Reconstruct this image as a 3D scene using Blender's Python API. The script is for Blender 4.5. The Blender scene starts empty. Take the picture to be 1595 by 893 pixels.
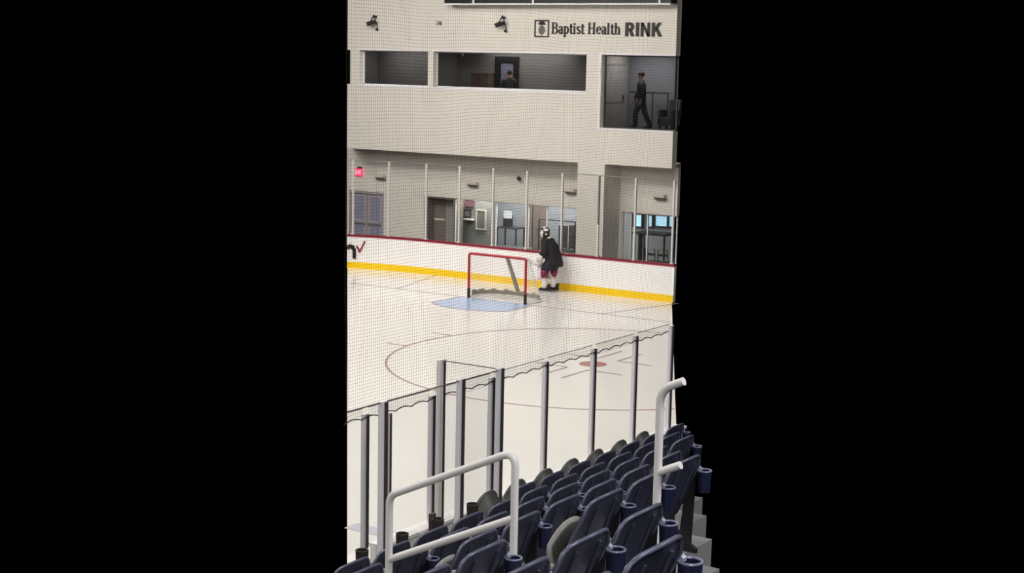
import bpy, bmesh, math, random
from mathutils import Vector, Matrix
random.seed(7)
COL = bpy.context.scene.collection
PI = math.pi

# ------------------------------------------------------------------ camera
CAM = (24.018282720965615, -35.689886280038415, 6.712472322259981)
F, YAW, PITCH, ROLL = 2450.480821826835, -0.5825937205908946, 0.14540416711856682, 0.02051806238534727
def cam_axes():
    cy, sy, cp, sp = math.cos(YAW), math.sin(YAW), math.cos(PITCH), math.sin(PITCH)
    f = Vector((sy*cp, cy*cp, -sp)); r = Vector((cy, -sy, 0)); u = r.cross(f)
    c, s = math.cos(ROLL), math.sin(ROLL)
    return c*r + s*u, -s*r + c*u, f
AX = cam_axes()
def ray(x, y):
    return (x-797.5)/F*AX[0] - (y-446.5)/F*AX[1] + AX[2]
def onY(x, y, Y):
    d = ray(x, y); t = (Y-CAM[1])/d[1]; return Vector(CAM) + t*d
def onX(x, y, X):
    d = ray(x, y); t = (X-CAM[0])/d[0]; return Vector(CAM) + t*d
def onZ(x, y, Z=0.0):
    d = ray(x, y); t = (Z-CAM[2])/d[2]; return Vector(CAM) + t*d
cd = bpy.data.cameras.new('camera'); cam = bpy.data.objects.new('camera', cd); COL.objects.link(cam)
cd.sensor_fit = 'HORIZONTAL'; cd.sensor_width = 36; cd.lens = 36*F/1595; cd.clip_end = 300; cd.clip_start = 0.05
M = Matrix.Identity(4)
for i in range(3):
    M[i][0] = AX[0][i]; M[i][1] = AX[1][i]; M[i][2] = -AX[2][i]; M[i][3] = CAM[i]
cam.matrix_world = M
bpy.context.scene.camera = cam

# ------------------------------------------------------------------ materials
def lin(c):
    c /= 255.0
    return c/12.92 if c <= 0.04045 else ((c+0.055)/1.055)**2.4
MATS = {}
def mat(name, rgb, rough=0.5, metal=0.0, var=0.04, scale=6.0, bump=0.0, ior=1.45, emit=None, spec=0.5):
    m = bpy.data.materials.new(name); m.use_nodes = True; nt = m.node_tree; b = nt.nodes['Principled BSDF']
    b.inputs['Roughness'].default_value = rough; b.inputs['Metallic'].default_value = metal
    b.inputs['IOR'].default_value = ior
    b.inputs['Specular IOR Level'].default_value = spec
    c = [lin(v) for v in rgb]
    tc = nt.nodes.new('ShaderNodeTexCoord'); nz = nt.nodes.new('ShaderNodeTexNoise')
    nz.inputs['Scale'].default_value = scale; nz.inputs['Detail'].default_value = 4
    nt.links.new(tc.outputs['Object'], nz.inputs['Vector'])
    mx = nt.nodes.new('ShaderNodeMix'); mx.data_type = 'RGBA'
    mx.inputs[6].default_value = (*[max(0, v*(1-var)) for v in c], 1)
    mx.inputs[7].default_value = (*[min(1, v*(1+var)) for v in c], 1)
    nt.links.new(nz.outputs['Fac'], mx.inputs[0]); nt.links.new(mx.outputs[2], b.inputs['Base Color'])
    if bump:
        bp = nt.nodes.new('ShaderNodeBump'); bp.inputs['Strength'].default_value = bump; bp.inputs['Distance'].default_value = 0.01
        nt.links.new(nz.outputs['Fac'], bp.inputs['Height']); nt.links.new(bp.outputs['Normal'], b.inputs['Normal'])
    if emit:
        b.inputs['Emission Color'].default_value = (*c, 1); b.inputs['Emission Strength'].default_value = emit
    MATS[name] = m
    return m
def glass_mat(name, tint, refl=1.0, rough=0.02):
    m = bpy.data.materials.new(name); m.use_nodes = True; nt = m.node_tree; nt.nodes.clear()
    out = nt.nodes.new('ShaderNodeOutputMaterial'); mix = nt.nodes.new('ShaderNodeMixShader')
    tr = nt.nodes.new('ShaderNodeBsdfTransparent'); gl = nt.nodes.new('ShaderNodeBsdfGlossy'); fr = nt.nodes.new('ShaderNodeFresnel')
    tr.inputs['Color'].default_value = (*tint, 1); gl.inputs['Roughness'].default_value = rough; fr.inputs['IOR'].default_value = 1.45
    mu = nt.nodes.new('ShaderNodeMath'); mu.operation = 'MULTIPLY'; mu.inputs[1].default_value = refl
    geo = nt.nodes.new('ShaderNodeNewGeometry'); front = nt.nodes.new('ShaderNodeMath'); front.operation = 'SUBTRACT'; front.inputs[0].default_value = 1.0
    both = nt.nodes.new('ShaderNodeMath'); both.operation = 'MULTIPLY'
    nt.links.new(geo.outputs['Backfacing'], front.inputs[1]); nt.links.new(front.outputs[0], both.inputs[0]); nt.links.new(fr.outputs[0], both.inputs[1])
    nt.links.new(both.outputs[0], mu.inputs[0]); nt.links.new(mu.outputs[0], mix.inputs[0])
    nt.links.new(tr.outputs[0], mix.inputs[1]); nt.links.new(gl.outputs[0], mix.inputs[2]); nt.links.new(mix.outputs[0], out.inputs[0])
    return m

m_ice = mat('ice', (239, 235, 229), 0.16, var=0.03, scale=0.6, ior=1.31, bump=0.02)
m_line = mat('ice paint faded red grey', (176, 150, 150), 0.2, var=0.05, ior=1.31)
m_goalline = mat('ice paint goal line', (170, 160, 162), 0.2, var=0.05, ior=1.31)
m_redline = mat('ice paint red', (182, 146, 148), 0.2, var=0.12, scale=3, ior=1.31)
m_dot = mat('ice paint dot', (178, 112, 112), 0.2, var=0.1, ior=1.31)
m_crease = mat('ice paint crease blue', (172, 195, 229), 0.18, var=0.04, ior=1.31)
m_blueline = mat('ice paint pale blue', (205, 203, 218), 0.2, var=0.06, scale=3, ior=1.31)
m_wall = mat('painted wall', (220, 214, 204), 0.8, var=0.025, scale=0.8)
m_wall2 = mat('painted back wall', (222, 216, 206), 0.8, var=0.025, scale=0.8)
m_reveal = mat('window reveal white', (232, 229, 232), 0.6, var=0.02)
m_board = mat('white dasher board', (240, 237, 235), 0.3, var=0.02, scale=1.5)
m_kick = mat('yellow kick plate', (243, 200, 16), 0.35, var=0.05)
m_rail = mat('dark red cap rail', (128, 26, 48), 0.35, var=0.06)
m_raillit = mat('cap rail highlight pink', (205, 120, 132), 0.4, var=0.04)
m_post = mat('aluminium glass post', (226, 222, 216), 0.4, metal=0.2, var=0.03)
m_nearpost = mat('brushed aluminium post', (226, 223, 226), 0.4, metal=0.1, var=0.06, scale=3)
m_postdark = mat('dark post gasket', (62, 52, 52), 0.6, var=0.08)
m_whitepost = mat('pale square post', (230, 226, 221), 0.5, metal=0.1, var=0.03)
m_glass = glass_mat('rink glass', (0.975, 0.978, 0.978), 1.0)
m_glassedge = mat('glass edge', (120, 130, 128), 0.3, var=0.02)
m_winglass = glass_mat('tinted window glass', (0.6, 0.6, 0.61), 0.15)
m_winglass2 = glass_mat('grey concourse glass', (0.78, 0.8, 0.8), 0.6)
m_rope = mat('black net rope', (38, 34, 32), 0.8, var=0.1)
m_net = mat('dark net twine', (62, 57, 54), 0.8, var=0.08)
m_goalred = mat('goal red paint', (170, 36, 50), 0.35, var=0.06)
m_goalblack = mat('goal post black base', (28, 24, 26), 0.5, var=0.08)
m_goalnet = mat('white goal twine', (225, 222, 220), 0.8, var=0.03)
m_goalpad = mat('grey goal padding', (150, 144, 135), 0.7, var=0.12, scale=9)
m_seat = mat('navy seat plastic', (56, 57, 71), 0.36, var=0.08, scale=5)
m_seatrimlit = mat('navy seat rim highlight', (86, 88, 106), 0.3, var=0.06)  # lighter navy puts the highlight on the seat's edge into the colour
m_pan = mat('olive grey seat pan', (70, 69, 63), 0.45, var=0.06)
m_panrim = mat('olive grey pan rim', (132, 130, 124), 0.4, var=0.04)
m_cup = mat('navy cup holder', (33, 36, 60), 0.32, var=0.06)
m_cuprim = mat('cup holder rim', (112, 116, 142), 0.3, var=0.04)
m_cupdark = mat('black cup holder', (40, 36, 34), 0.5, var=0.08)
m_bracket = mat('grey seat bracket', (160, 162, 174), 0.35, metal=0.3, var=0.05)
m_leg = mat('dark seat standard', (40, 40, 46), 0.5, metal=0.3, var=0.06)
m_hand = mat('grey painted steel rail', (222, 219, 215), 0.42, metal=0.0, var=0.03)
m_concrete = mat('concrete', (128, 126, 124), 0.8, var=0.1, scale=3, bump=0.1)
m_black = mat('matte black', (22, 21, 22), 0.55, var=0.08)
m_dark = mat('dark grey metal', (58, 54, 54), 0.5, var=0.08)
m_sboard = mat('scoreboard black panel', (20, 20, 24), 0.3, var=0.05)
m_white = mat('white trim', (232, 230, 226), 0.45, var=0.02)
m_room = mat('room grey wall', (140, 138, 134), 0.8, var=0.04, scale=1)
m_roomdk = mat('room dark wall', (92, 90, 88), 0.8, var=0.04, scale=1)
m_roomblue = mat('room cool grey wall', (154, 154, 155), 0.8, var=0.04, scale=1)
m_roomfloor = mat('room carpet', (82, 84, 82), 0.9, var=0.1, scale=9)
m_beige = mat('beige door', (178, 170, 160), 0.6, var=0.04)
m_doorfr = mat('black door frame', (28, 28, 29), 0.5, var=0.06)
m_purple = mat('grey violet door', (164, 155, 160), 0.5, var=0.05)
m_doorglass = mat('blue grey door lite', (140, 141, 162), 0.2, var=0.08, scale=2)
m_chrome = mat('chrome', (215, 214, 216), 0.25, metal=0.7, var=0.03)
m_brown = mat('brown panel', (116, 103, 97), 0.6, var=0.1, scale=4)
m_box = mat('brown cardboard', (112, 92, 82), 0.8, var=0.1)
m_paper = mat('white paper', (228, 226, 224), 0.8, var=0.02)
m_exit = mat('red exit sign', (236, 60, 96), 0.5, emit=1.1)
m_exitword = mat('exit sign letters', (255, 190, 200), 0.5, emit=1.5)
m_lamp = mat('pale lamp housing', (206, 198, 186), 0.5, var=0.03)
m_lampdk = mat('lamp underside', (124, 116, 108), 0.5, var=0.04)
m_pic = mat('picture print', (110, 112, 104), 0.6, var=0.5, scale=14)
m_redsign = mat('red notice', (124, 88, 96), 0.6, var=0.15, scale=20)
m_day = mat('daylight window', (170, 215, 235), 0.3, emit=1.3)
m_plasgrey = mat('grey chair plastic', (146, 144, 138), 0.5, var=0.05)
m_ink = mat('black sign letters', (36, 30, 30), 0.5, var=0.05)
m_ink2 = mat('maroon check mark', (140, 40, 56), 0.5, var=0.05)
m_skin = mat('skin', (196, 150, 128), 0.5, var=0.04)
m_jersey = mat('black jersey', (27, 26, 28), 0.85, var=0.12, scale=12, bump=0.2)
m_pants = mat('dark navy hockey pants', (36, 34, 48), 0.8, var=0.1, scale=10)
m_maroon = mat('maroon pad', (126, 34, 66), 0.6, var=0.08)
m_pad = mat('white leg pad', (230, 224, 222), 0.5, var=0.03)
m_padpink = mat('pale pink pad trim', (214, 172, 182), 0.6, var=0.04)
m_steel = mat('skate steel', (200, 200, 204), 0.3, metal=0.8, var=0.04)
m_coat = mat('dark clothing', (46, 44, 50), 0.85, var=0.1, scale=10)
m_trouser = mat('grey trousers', (66, 64, 72), 0.85, var=0.1, scale=10)
m_hair = mat('dark hair', (34, 28, 26), 0.7, var=0.1)

# ------------------------------------------------------------------ mesh builder
class MB:
    def __init__(s): s.v = []; s.f = []; s.mi = []; s.cur = 0
    def add(s, vs, fs):
        o = len(s.v); s.v += [tuple(v) for v in vs]
        for f in fs: s.f.append([o+i for i in f]); s.mi.append(s.cur)
        return s
    def box(s, x0, y0, z0, x1, y1, z1):
        return s.add([(x0,y0,z0),(x1,y0,z0),(x1,y1,z0),(x0,y1,z0),(x0,y0,z1),(x1,y0,z1),(x1,y1,z1),(x0,y1,z1)],
              [(0,3,2,1),(4,5,6,7),(0,1,5,4),(1,2,6,5),(2,3,7,6),(3,0,4,7)])
    def prism(s, poly, d):
        n = len(poly); d = Vector(d); a = [Vector(p) for p in poly]
        return s.add(a + [p+d for p in a], [list(range(n))[::-1], list(range(n, 2*n))] + [(i, (i+1) % n, n+(i+1) % n, n+i) for i in range(n)])
    def tube(s, path, r, n=8, closed=False, caps=True):
        P = [Vector(p) for p in path]; m = len(P); rs = r if isinstance(r, (list, tuple)) else [r]*m
        vs = []; up = None
        for i in range(m):
            a = P[(i-1) % m] if (closed or i > 0) else P[i]; b = P[(i+1) % m] if (closed or i < m-1) else P[i]
            t = (b-a)
            t = t.normalized() if t.length > 1e-9 else Vector((0, 0, 1))
            if up is None:
                up = Vector((0, 0, 1)) if abs(t.z) < 0.9 else Vector((1, 0, 0))
            u = up - t*up.dot(t)
            if u.length < 1e-6: u = t.orthogonal()
            u.normalize(); w = t.cross(u); up = u
            for k in range(n):
                an = 2*PI*k/n + PI/n
                vs.append(P[i] + rs[i]*(math.cos(an)*u + math.sin(an)*w))
        fs = []
        for i in range(m if closed else m-1):
            for k in range(n):
                j = (i+1) % m; fs.append((i*n+k, i*n+(k+1) % n, j*n+(k+1) % n, j*n+k))
        if caps and not closed: fs += [list(range(n))[::-1], [(m-1)*n+k for k in range(n)]]
        return s.add(vs, fs)
    def lathe(s, prof, c, n=24, caps=True):
        vs = []; fs = []; m = len(prof)
        for r, z in prof:
            for k in range(n): vs.append((c[0]+r*math.cos(2*PI*k/n), c[1]+r*math.sin(2*PI*k/n), c[2]+z))
        for i in range(m-1):
            for k in range(n): fs.append((i*n+k, i*n+(k+1) % n, (i+1)*n+(k+1) % n, (i+1)*n+k))
        if caps:
            fs.append(list(range(n))[::-1]); fs.append([(m-1)*n+k for k in range(n)])
        return s.add(vs, fs)
    def shell(s, fn, nu, nv, th):
        # fn(u,v)->(point, normal); closed thick sheet
        A = []; B = []
        for j in range(nv+1):
            for i in range(nu+1):
                p, nn = fn(i/nu, j/nv); p = Vector(p); nn = Vector(nn).normalized()
                A.append(p); B.append(p - nn*th)
        w = nu+1; N = len(A); fs = []
        for j in range(nv):
            for i in range(nu):
                a = j*w+i; fs.append((a, a+1, a+w+1, a+w)); fs.append((N+a, N+a+w, N+a+w+1, N+a+1))
        bd = [i for i in range(w)] + [j*w+nu for j in range(1, nv+1)] + [nv*w+i for i in range(nu-1, -1, -1)] + [j*w for j in range(nv-1, 0, -1)]
        for k in range(len(bd)):
            a, b = bd[k], bd[(k+1) % len(bd)]; fs.append((b, a, N+a, N+b))
        return s.add(A+B, fs)
OFF = {}
def base_of(vs):
    xs = [v[0] for v in vs]; ys = [v[1] for v in vs]; zs = [v[2] for v in vs]
    return Vector(((min(xs)+max(xs))/2, (min(ys)+max(ys))/2, min(zs)))
def obj(name, mb, m, parent=None, smooth=False, bevel=0.0, fix=True):
    if parent is None:
        o0 = base_of(mb.v)
    else: o0 = OFF[parent.name]
    me = bpy.data.meshes.new(name)
    me.from_pydata([(v[0]-o0[0], v[1]-o0[1], v[2]-o0[2]) for v in mb.v], [], mb.f)
    ms = m if isinstance(m, (list, tuple)) else [m]
    for k in ms: me.materials.append(k)
    if len(ms) > 1: me.polygons.foreach_set('material_index', mb.mi)
    if fix:
        bm = bmesh.new(); bm.from_mesh(me); bmesh.ops.recalc_face_normals(bm, faces=bm.faces); bm.to_mesh(me); bm.free()
    if smooth:
        me.polygons.foreach_set('use_smooth', [True]*len(me.polygons))
        if smooth != 'all': me.set_sharp_from_angle(angle=math.radians(40))
    me.update()
    o = bpy.data.objects.new(name, me); COL.objects.link(o)
    if parent is None: o.location = o0
    else: o.parent = parent
    OFF[o.name] = o0
    if bevel:
        b = o.modifiers.new('bevel', 'BEVEL'); b.width = bevel; b.segments = 2; b.limit_method = 'ANGLE'
    return o
def thing(name, loc, label, cat, group=None):
    e = bpy.data.objects.new(name, None); COL.objects.link(e); e.location = loc; e.empty_display_size = 0.1
    e['label'] = label; e['category'] = cat
    if group: e['group'] = group
    OFF[e.name] = Vector(loc); return e
def tag(o, label, cat, group=None):
    o['label'] = label; o['category'] = cat
    if group: o['group'] = group
    return o
def struct(o, label=None, cat=None):
    o['kind'] = 'structure'
    if label: o['label'] = label
    if cat: o['category'] = cat
    return o
def arc(cx, cy, r, a0, a1, n): return [(cx+r*math.cos(a0+(a1-a0)*i/n), cy+r*math.sin(a0+(a1-a0)*i/n)) for i in range(n+1)]
ORD = ['first', 'second', 'third', 'fourth', 'fifth', 'sixth', 'seventh', 'eighth', 'ninth', 'tenth', 'eleventh', 'twelfth']

# ------------------------------------------------------------------ rink layout
YB = 2.99            # inner face of the end boards
R = 8.5; XC = 4.45   # corner radius, where the straight end boards stop
YC = YB - R
def end_board(X):
    if X >= -XC: return YB
    return YC + math.sqrt(R*R - (X+XC)**2)
XS = 13.0            # side boards
def bpt(x, y):
    p = onY(x, y, YB)
    for _ in range(25): p = onY(x, y, end_board(p.x))
    return p
XLB = bpt(540.5, 418).x

# -------- ice: one slab, painted markings laid into the same mesh
ice = MB()
pl = [onZ(540.5, 893+60, 0), onZ(540.5, 412, 0)]
left_far = Vector((XLB, end_board(XLB)+0.02, 0))
poly = [onZ(540.5, 960, 0)]
poly.append(left_far)
for i in range(1, 13): X = XLB + (-XLB-XC)*i/12; poly.append(Vector((X, end_board(X)+0.02, 0)))
poly.append(onZ(1049.5, 470.5, 0)); poly[-1].y = YB+0.02
e1 = onZ(1049.5, 560, 0); e0 = poly[-1]
t = (XS-0.05-e0.x)/(e1.x-e0.x); poly.append(Vector((XS-0.05, e0.y+t*(e1.y-e0.y), 0)))
b0 = onZ(540.5, 900, 0); b1 = onZ(540.5, 700, 0); t = (XS-0.05-b0.x)/(b1.x-b0.x)
poly[0] = Vector((XS-0.05, b0.y+t*(b1.y-b0.y), 0))
POLY_L0, POLY_R0 = poly[0].copy(), poly[-1].copy()
ice.prism([(p.x, p.y, -0.06) for p in poly], (0, 0, 0.06))
def strip(pts, w, z, mi, closed=False):
    ice.cur = mi; P = [Vector((p[0], p[1], 0)) for p in pts]; n = len(P); vs = []
    for i in range(n):
        a = P[(i-1) % n] if (closed or i) else P[i]; b = P[(i+1) % n] if (closed or i < n-1) else P[i]
        t = (b-a).normalized(); nn = Vector((-t.y, t.x, 0))
        vs += [P[i]+nn*w/2+Vector((0, 0, z)), P[i]-nn*w/2+Vector((0, 0, z))]
    fs = [(2*i, 2*i+1, (2*i+3) % (2*n), (2*i+2) % (2*n)) for i in range(n if closed else n-1)]
    ice.add(vs, fs)
def patch(pts, z, mi):
    ice.cur = mi; ice.add([(p[0], p[1], z) for p in pts], [list(range(len(pts)))])
gl_l = onZ(541, 441, 0); gl_r = onZ(1049, 502, 0)
strip([(gl_l.x, 0), (gl_r.x, 0)], 0.05, 0.004, 1)
strip([(-3.47, 0.03), (-4.27, YB-0.02)], 0.05, 0.004, 1)
strip([(3.38, 0.03), (4.1, YB-0.02)], 0.05, 0.004, 1)
cr = [(1.22, 0), (1.22, -1.36)] + arc(0, 0, 1.83, -math.acos(1.22/1.83), -PI+math.acos(1.22/1.83), 24) + [(-1.22, -1.36), (-1.22, 0)]
patch(cr[::-1], 0.003, 2)
strip(cr, 0.05, 0.005, 3)
DX, DY, RC = 6.71, -6.1, 4.57
def on_ice(p):
    a, b = poly[-2], poly[-1]
    return (b.x-a.x)*(p[1]-a.y)-(b.y-a.y)*(p[0]-a.x) < 0 and p[0] < XS-0.1
cp = [(DX+RC*math.cos(2*PI*i/240), DY+RC*math.sin(2*PI*i/240)) for i in range(240)]
k0 = next(i for i in range(240) if not on_ice(cp[i-1]) and on_ice(cp[i]))
run = []
for i in range(240):
    q = cp[(k0+i) % 240]
    if on_ice(q): run.append(q)
    else:
        if len(run) > 1: strip(run, 0.055, 0.004, 4)
        run = []
if len(run) > 1: strip(run, 0.055, 0.004, 4)
patch(arc(DX, DY, 0.31, 0, 2*PI, 32)[:-1], 0.004, 5)
for sy in (-1, 1):
    dy = 0.9*sy; xx = math.sqrt(RC*RC-dy*dy)
    strip([(DX-xx, DY+dy), (DX-xx-0.62, DY+dy)], 0.05, 0.005, 4)
    for sx in (-1, 1):
        cx0, cy0 = DX+0.26*sx, DY+0.66*sy
        strip([(cx0, cy0), (cx0+0.85*sx, cy0)], 0.05, 0.005, 3)
        strip([(cx0, cy0), (cx0, cy0+1.08*sy)], 0.05, 0.005, 3)
strip([(10.14, -18.7), (XS-0.1, -18.7)], 0.3, 0.004, 6)
floor_ice = struct(obj('floor', ice, [m_ice, m_goalline, m_crease, m_line, m_redline, m_dot, m_blueline], fix=False), 'pale cream ice sheet with painted rink markings', 'floor')

# -------- end boards
Xl = XLB
Xr = onZ(1049.5, 468.5, 0); Xr = onY(1049.5, 440, YB).x
xs = [Xl + (Xr-Xl)*i/60 for i in range(61)]
def board_strip(z0, z1, y0, y1):
    mb = MB(); vs = []
    for X in xs:
        a = math.asin(max(-1, min(0, (X+XC)/R))) if X < -XC else 0.0
        n = Vector((math.sin(a), math.cos(a), 0)); p = Vector((X, end_board(X), 0))
        for d, z in ((y0, z0), (y1, z0), (y1, z1), (y0, z1)): vs.append((p.x+n.x*d, p.y+n.y*d, z))
    fs = [(0, 1, 2, 3), tuple(4*(len(xs)-1)+k for k in (3, 2, 1, 0))]
    for i in range(len(xs)-1):
        for k in range(4): fs.append((4*i+k, 4*i+(k+1) % 4, 4*i+4+(k+1) % 4, 4*i+4+k))
    mb.add(vs, fs); return mb
bt = thing('rink_boards', (0, YB, 0), 'white end boards with yellow kick plate and dark red cap rail behind the goal', 'boards')
obj('board_panel', board_strip(0.0, 1.02, 0.0, 0.12), m_board, bt)
obj('kick_plate', board_strip(0.0, 0.2, -0.015, 0.0), m_kick, bt)
o = obj('cap_rail', board_strip(1.02, 1.07, -0.02, 0.17), m_rail, bt)
obj('cap_highlight', board_strip(1.0, 1.02, -0.012, 0.0), m_raillit, bt)  # pink strip that paints the highlight along the red rail
# lettering at the left end of the boards: right half of an n and a check mark
def stroke2(mb, pts, w, d):
    P = [Vector(p) for p in pts]
    for a, b in zip(P[:-1], P[1:]):
        t = (b-a).normalized(); nn = t.cross(Vector((0, 1, 0))).normalized()*w/2; e = t*w*0.2
        mb.prism([a-e+nn, b+e+nn, b+e-nn, a-e-nn], (0, d, 0))
mb = MB(); pts = [bpt(542.3, 385), bpt(546, 383.6), bpt(550, 385), bpt(552.3, 390), bpt(552.3, 401.5)]
stroke2(mb, [p+Vector((0, -0.03, 0)) for p in pts], 0.125, 0.025)
obj('lettering', mb, m_ink, bt)
mb = MB(); stroke2(mb, [bpt(556.5, 384)+Vector((0, -0.03, 0)), bpt(561, 392)+Vector((0, -0.03, 0))], 0.06, 0.02)
stroke2(mb, [bpt(560.5, 393)+Vector((0, -0.03, 0)), bpt(569, 376)+Vector((0, -0.03, 0))], 0.045, 0.02)
obj('check_mark', mb, m_ink2, bt)

# -------- end glass: posts and panes
xp = [bpt(547.5, 367).x, bpt(603, 372).x, -4.73, -3.48, -2.25, -1.05, 0.17, 1.40, 2.59, 3.80]
ZG = 3.4
eg = thing('end_glass', (0, YB, 1.07), 'clear end glass with white uprights along the boards behind the goal', 'rink glass')
for i, X in enumerate(xp):
    y = end_board(X)+0.07
    mb = MB(); mb.box(X-0.025, y-0.035, 1.07, X+0.025, y+0.035, ZG if i != 7 else 2.0); u = obj('upright', mb, m_post, eg, bevel=0.006); OFF[u.name] = OFF[eg.name]
    mb = MB(); mb.box(X-0.045, y-0.045, 1.07, X+0.045, y+0.045, 1.11); obj('foot', mb, m_post, u)
    if i == 7:
        mb = MB(); mb.box(X-0.02, y-0.03, 2.0, X+0.02, y+0.03, ZG); q = obj('upper_upright', mb, m_lampdk, eg); q['label'] = 'darker upper half of an upright'
ends = [Xl] + xp + [Xr]
for i in range(len(ends)-1):
    a, b = ends[i], ends[i+1]
    a2 = a+(0.03 if i else 0.0); b2 = b-(0.03 if i < len(ends)-2 else 0)
    if b2-a2 < 0.05: continue
    ya, yb = end_board(a2)+0.065, end_board(b2)+0.065
    mb = MB(); mb.prism([(a2, ya, 1.075), (b2, yb, 1.075), (b2, yb+0.012, 1.075), (a2, ya+0.012, 1.075)], (0, 0, ZG-1.085)); pn = obj('glass_pane', mb, m_glass, eg); OFF[pn.name] = OFF[eg.name]
    mb = MB(); mb.prism([(a2, ya-0.003, ZG-0.01), (b2, yb-0.003, ZG-0.01), (b2, yb+0.015, ZG-0.01), (a2, ya+0.015, ZG-0.01)], (0, 0, 0.022)); obj('top_edge', mb, m_glassedge, pn)

# ------------------------------------------------------------------ building behind
YU, YW, ZO, ZT = 5.5, 6.5, 3.54, 8.75
XL, XR = onY(541, 150, YU).x, 2.42
XLW, XRW = onY(540.5, 300, YW).x, 2.12
def wall(x0, x1, z0, z1, y0, y1, holes):
    mb = MB(); X = sorted({x0, x1, *[max(x0, min(x1, h[k])) for h in holes for k in (0, 1)]}); Z = sorted({z0, z1, *[max(z0, min(z1, h[k])) for h in holes for k in (2, 3)]})
    hit = lambda i, j: 0 <= i < len(X)-1 and 0 <= j < len(Z)-1 and not any(h[0]-1e-6 <= X[i] and X[i+1] <= h[1]+1e-6 and h[2]-1e-6 <= Z[j] and Z[j+1] <= h[3]+1e-6 for h in holes)
    for i in range(len(X)-1):
        for j in range(len(Z)-1):
            if not hit(i, j): continue
            a, b, c, d = X[i], X[i+1], Z[j], Z[j+1]
            mb.add([(a, y0, c), (b, y0, c), (b, y0, d), (a, y0, d)], [(0, 1, 2, 3)])
            mb.add([(a, y1, c), (b, y1, c), (b, y1, d), (a, y1, d)], [(3, 2, 1, 0)])
            if not hit(i-1, j): mb.add([(a, y0, c), (a, y1, c), (a, y1, d), (a, y0, d)], [(3, 2, 1, 0)])
            if not hit(i+1, j): mb.add([(b, y0, c), (b, y1, c), (b, y1, d), (b, y0, d)], [(0, 1, 2, 3)])
            if not hit(i, j-1): mb.add([(a, y0, c), (b, y0, c), (b, y1, c), (a, y1, c)], [(3, 2, 1, 0)])
            if not hit(i, j+1): mb.add([(a, y0, d), (b, y0, d), (b, y1, d), (a, y1, d)], [(0, 1, 2, 3)])
    return mb
W1 = (-9.36, -6.54, 5.68, 6.81); W2 = (-6.33, -0.60, 5.68, 6.81); W3 = (-0.07, 3.0, 4.63, 6.81); W0 = (-20, -9.76, 5.68, 6.81)
struct(obj('wall_upper', wall(XL, XR, ZO, ZT, YU, YU+0.28, [W0, W1, W2, W3]), m_wall, fix=False), 'cream upper wall over the concourse with long windows', 'wall')
# pillar
mb = MB(); mb.box(-0.81, YU, 0, 0.14, YW, ZO); struct(obj('wall_pillar', mb, m_wall), 'cream pillar under the upper wall', 'wall')
mb = MB(); mb.prism([(XL, YU+0.28, ZO+0.001), (XR, YU+0.28, ZO+0.001), (XRW, YW+0.15, ZO+0.001), (XLW, YW+0.15, ZO+0.001)], (0, 0, 0.1)); struct(obj('ceiling', mb, m_wall2))
DOOR = (-10.62, -9.08, 0, 2.02); WINL = (-7.37, -1.36, 0, 2.03); WINR = (0.22, 3, 0, 2.04)
struct(obj('wall_back', wall(XLW, XRW, 0, ZO, YW, YW+0.15, [DOOR, WINL, WINR]), m_wall2, fix=False), 'cream concourse wall behind the end glass', 'wall')
# concourse floor behind the boards
mb = MB(); mb.prism([(-10.2, 5.9, -0.05), (-7.0, 2.85, -0.05), (-4.4, 3.15, -0.05), (3.7, 3.15, -0.05), (2.05, 6.5, -0.05), (-10.6, 6.5, -0.05)], (0, 0, 0.05))
struct(obj('floor_concourse', mb, m_concrete))

# window frames and panes (setting)
def window(name, x0, x1, z0, z1, y, glass, mull=(), fr=0.03, m=m_reveal, depth=0.05):
    mb = MB()
    mb.box(x0, y, z0, x0+fr, y+depth, z1); mb.box(x1-fr, y, z0, x1, y+depth, z1); mb.box(x0, y, z0, x1, y+depth, z0+fr); mb.box(x0, y, z1-fr, x1, y+depth, z1)
    for q in mull: mb.box(q-0.018, y, z0, q+0.018, y+depth, z1)
    e = bpy.data.objects.new(name, None); COL.objects.link(e); e.location = ((x0+x1)/2, y, z0); OFF[name] = Vector(e.location); e['kind'] = 'structure'
    obj('frame', mb, m, e)
    mb = MB(); mb.box(x0+fr, y+0.02, z0+fr, x1-fr, y+0.032, z1-fr); obj('pane', mb, glass, e)
    return e
window('window_1', -9.36, -6.54, 5.68, 6.81, YU+0.2, m_winglass)
window('window_2', -6.33, -0.60, 5.68, 6.81, YU+0.2, m_winglass)
window('window_3', -0.07, XR, 4.63, 6.81, YU+0.2, m_winglass, fr=0.04, m=m_dark)
window('window_4', XL, -9.76, 5.68, 6.81, YU+0.2, m_winglass)
window('window_5', -6.12, -1.36, 0.0, 2.03, YW+0.05, m_winglass2, mull=(-4.5, -3.25, -2.55), fr=0.02, m=m_white)
window('window_6', 0.22, XRW, 0.0, 2.04, YW+0.05, m_winglass2, mull=(0.52, 1.1), fr=0.03, m=m_reveal)
# white sills under upper windows
for k, (w, nm) in enumerate(((W1, 'trim_1'), (W2, 'trim_2'))):
    mb = MB(); mb.box(w[0]-0.05, YU-0.012, w[2]-0.06, w[1]+0.05, YU, w[2]); mb.box(w[0]-0.05, YU-0.012, w[3], w[1]+0.05, YU, w[3]+0.05)
    struct(obj(nm, mb, m_reveal))
mb = MB(); mb.box(W3[0]-0.09, YU-0.012, W3[2]-0.05, XR, YU, W3[2]); mb.box(W3[0]-0.09, YU-0.012, W3[2], W3[0]-0.02, YU, W3[3]+0.05); mb.box(W3[0]-0.02, YU-0.012, W3[3], XR, YU, W3[3]+0.05); struct(obj('trim_3', mb, m_reveal))

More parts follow.
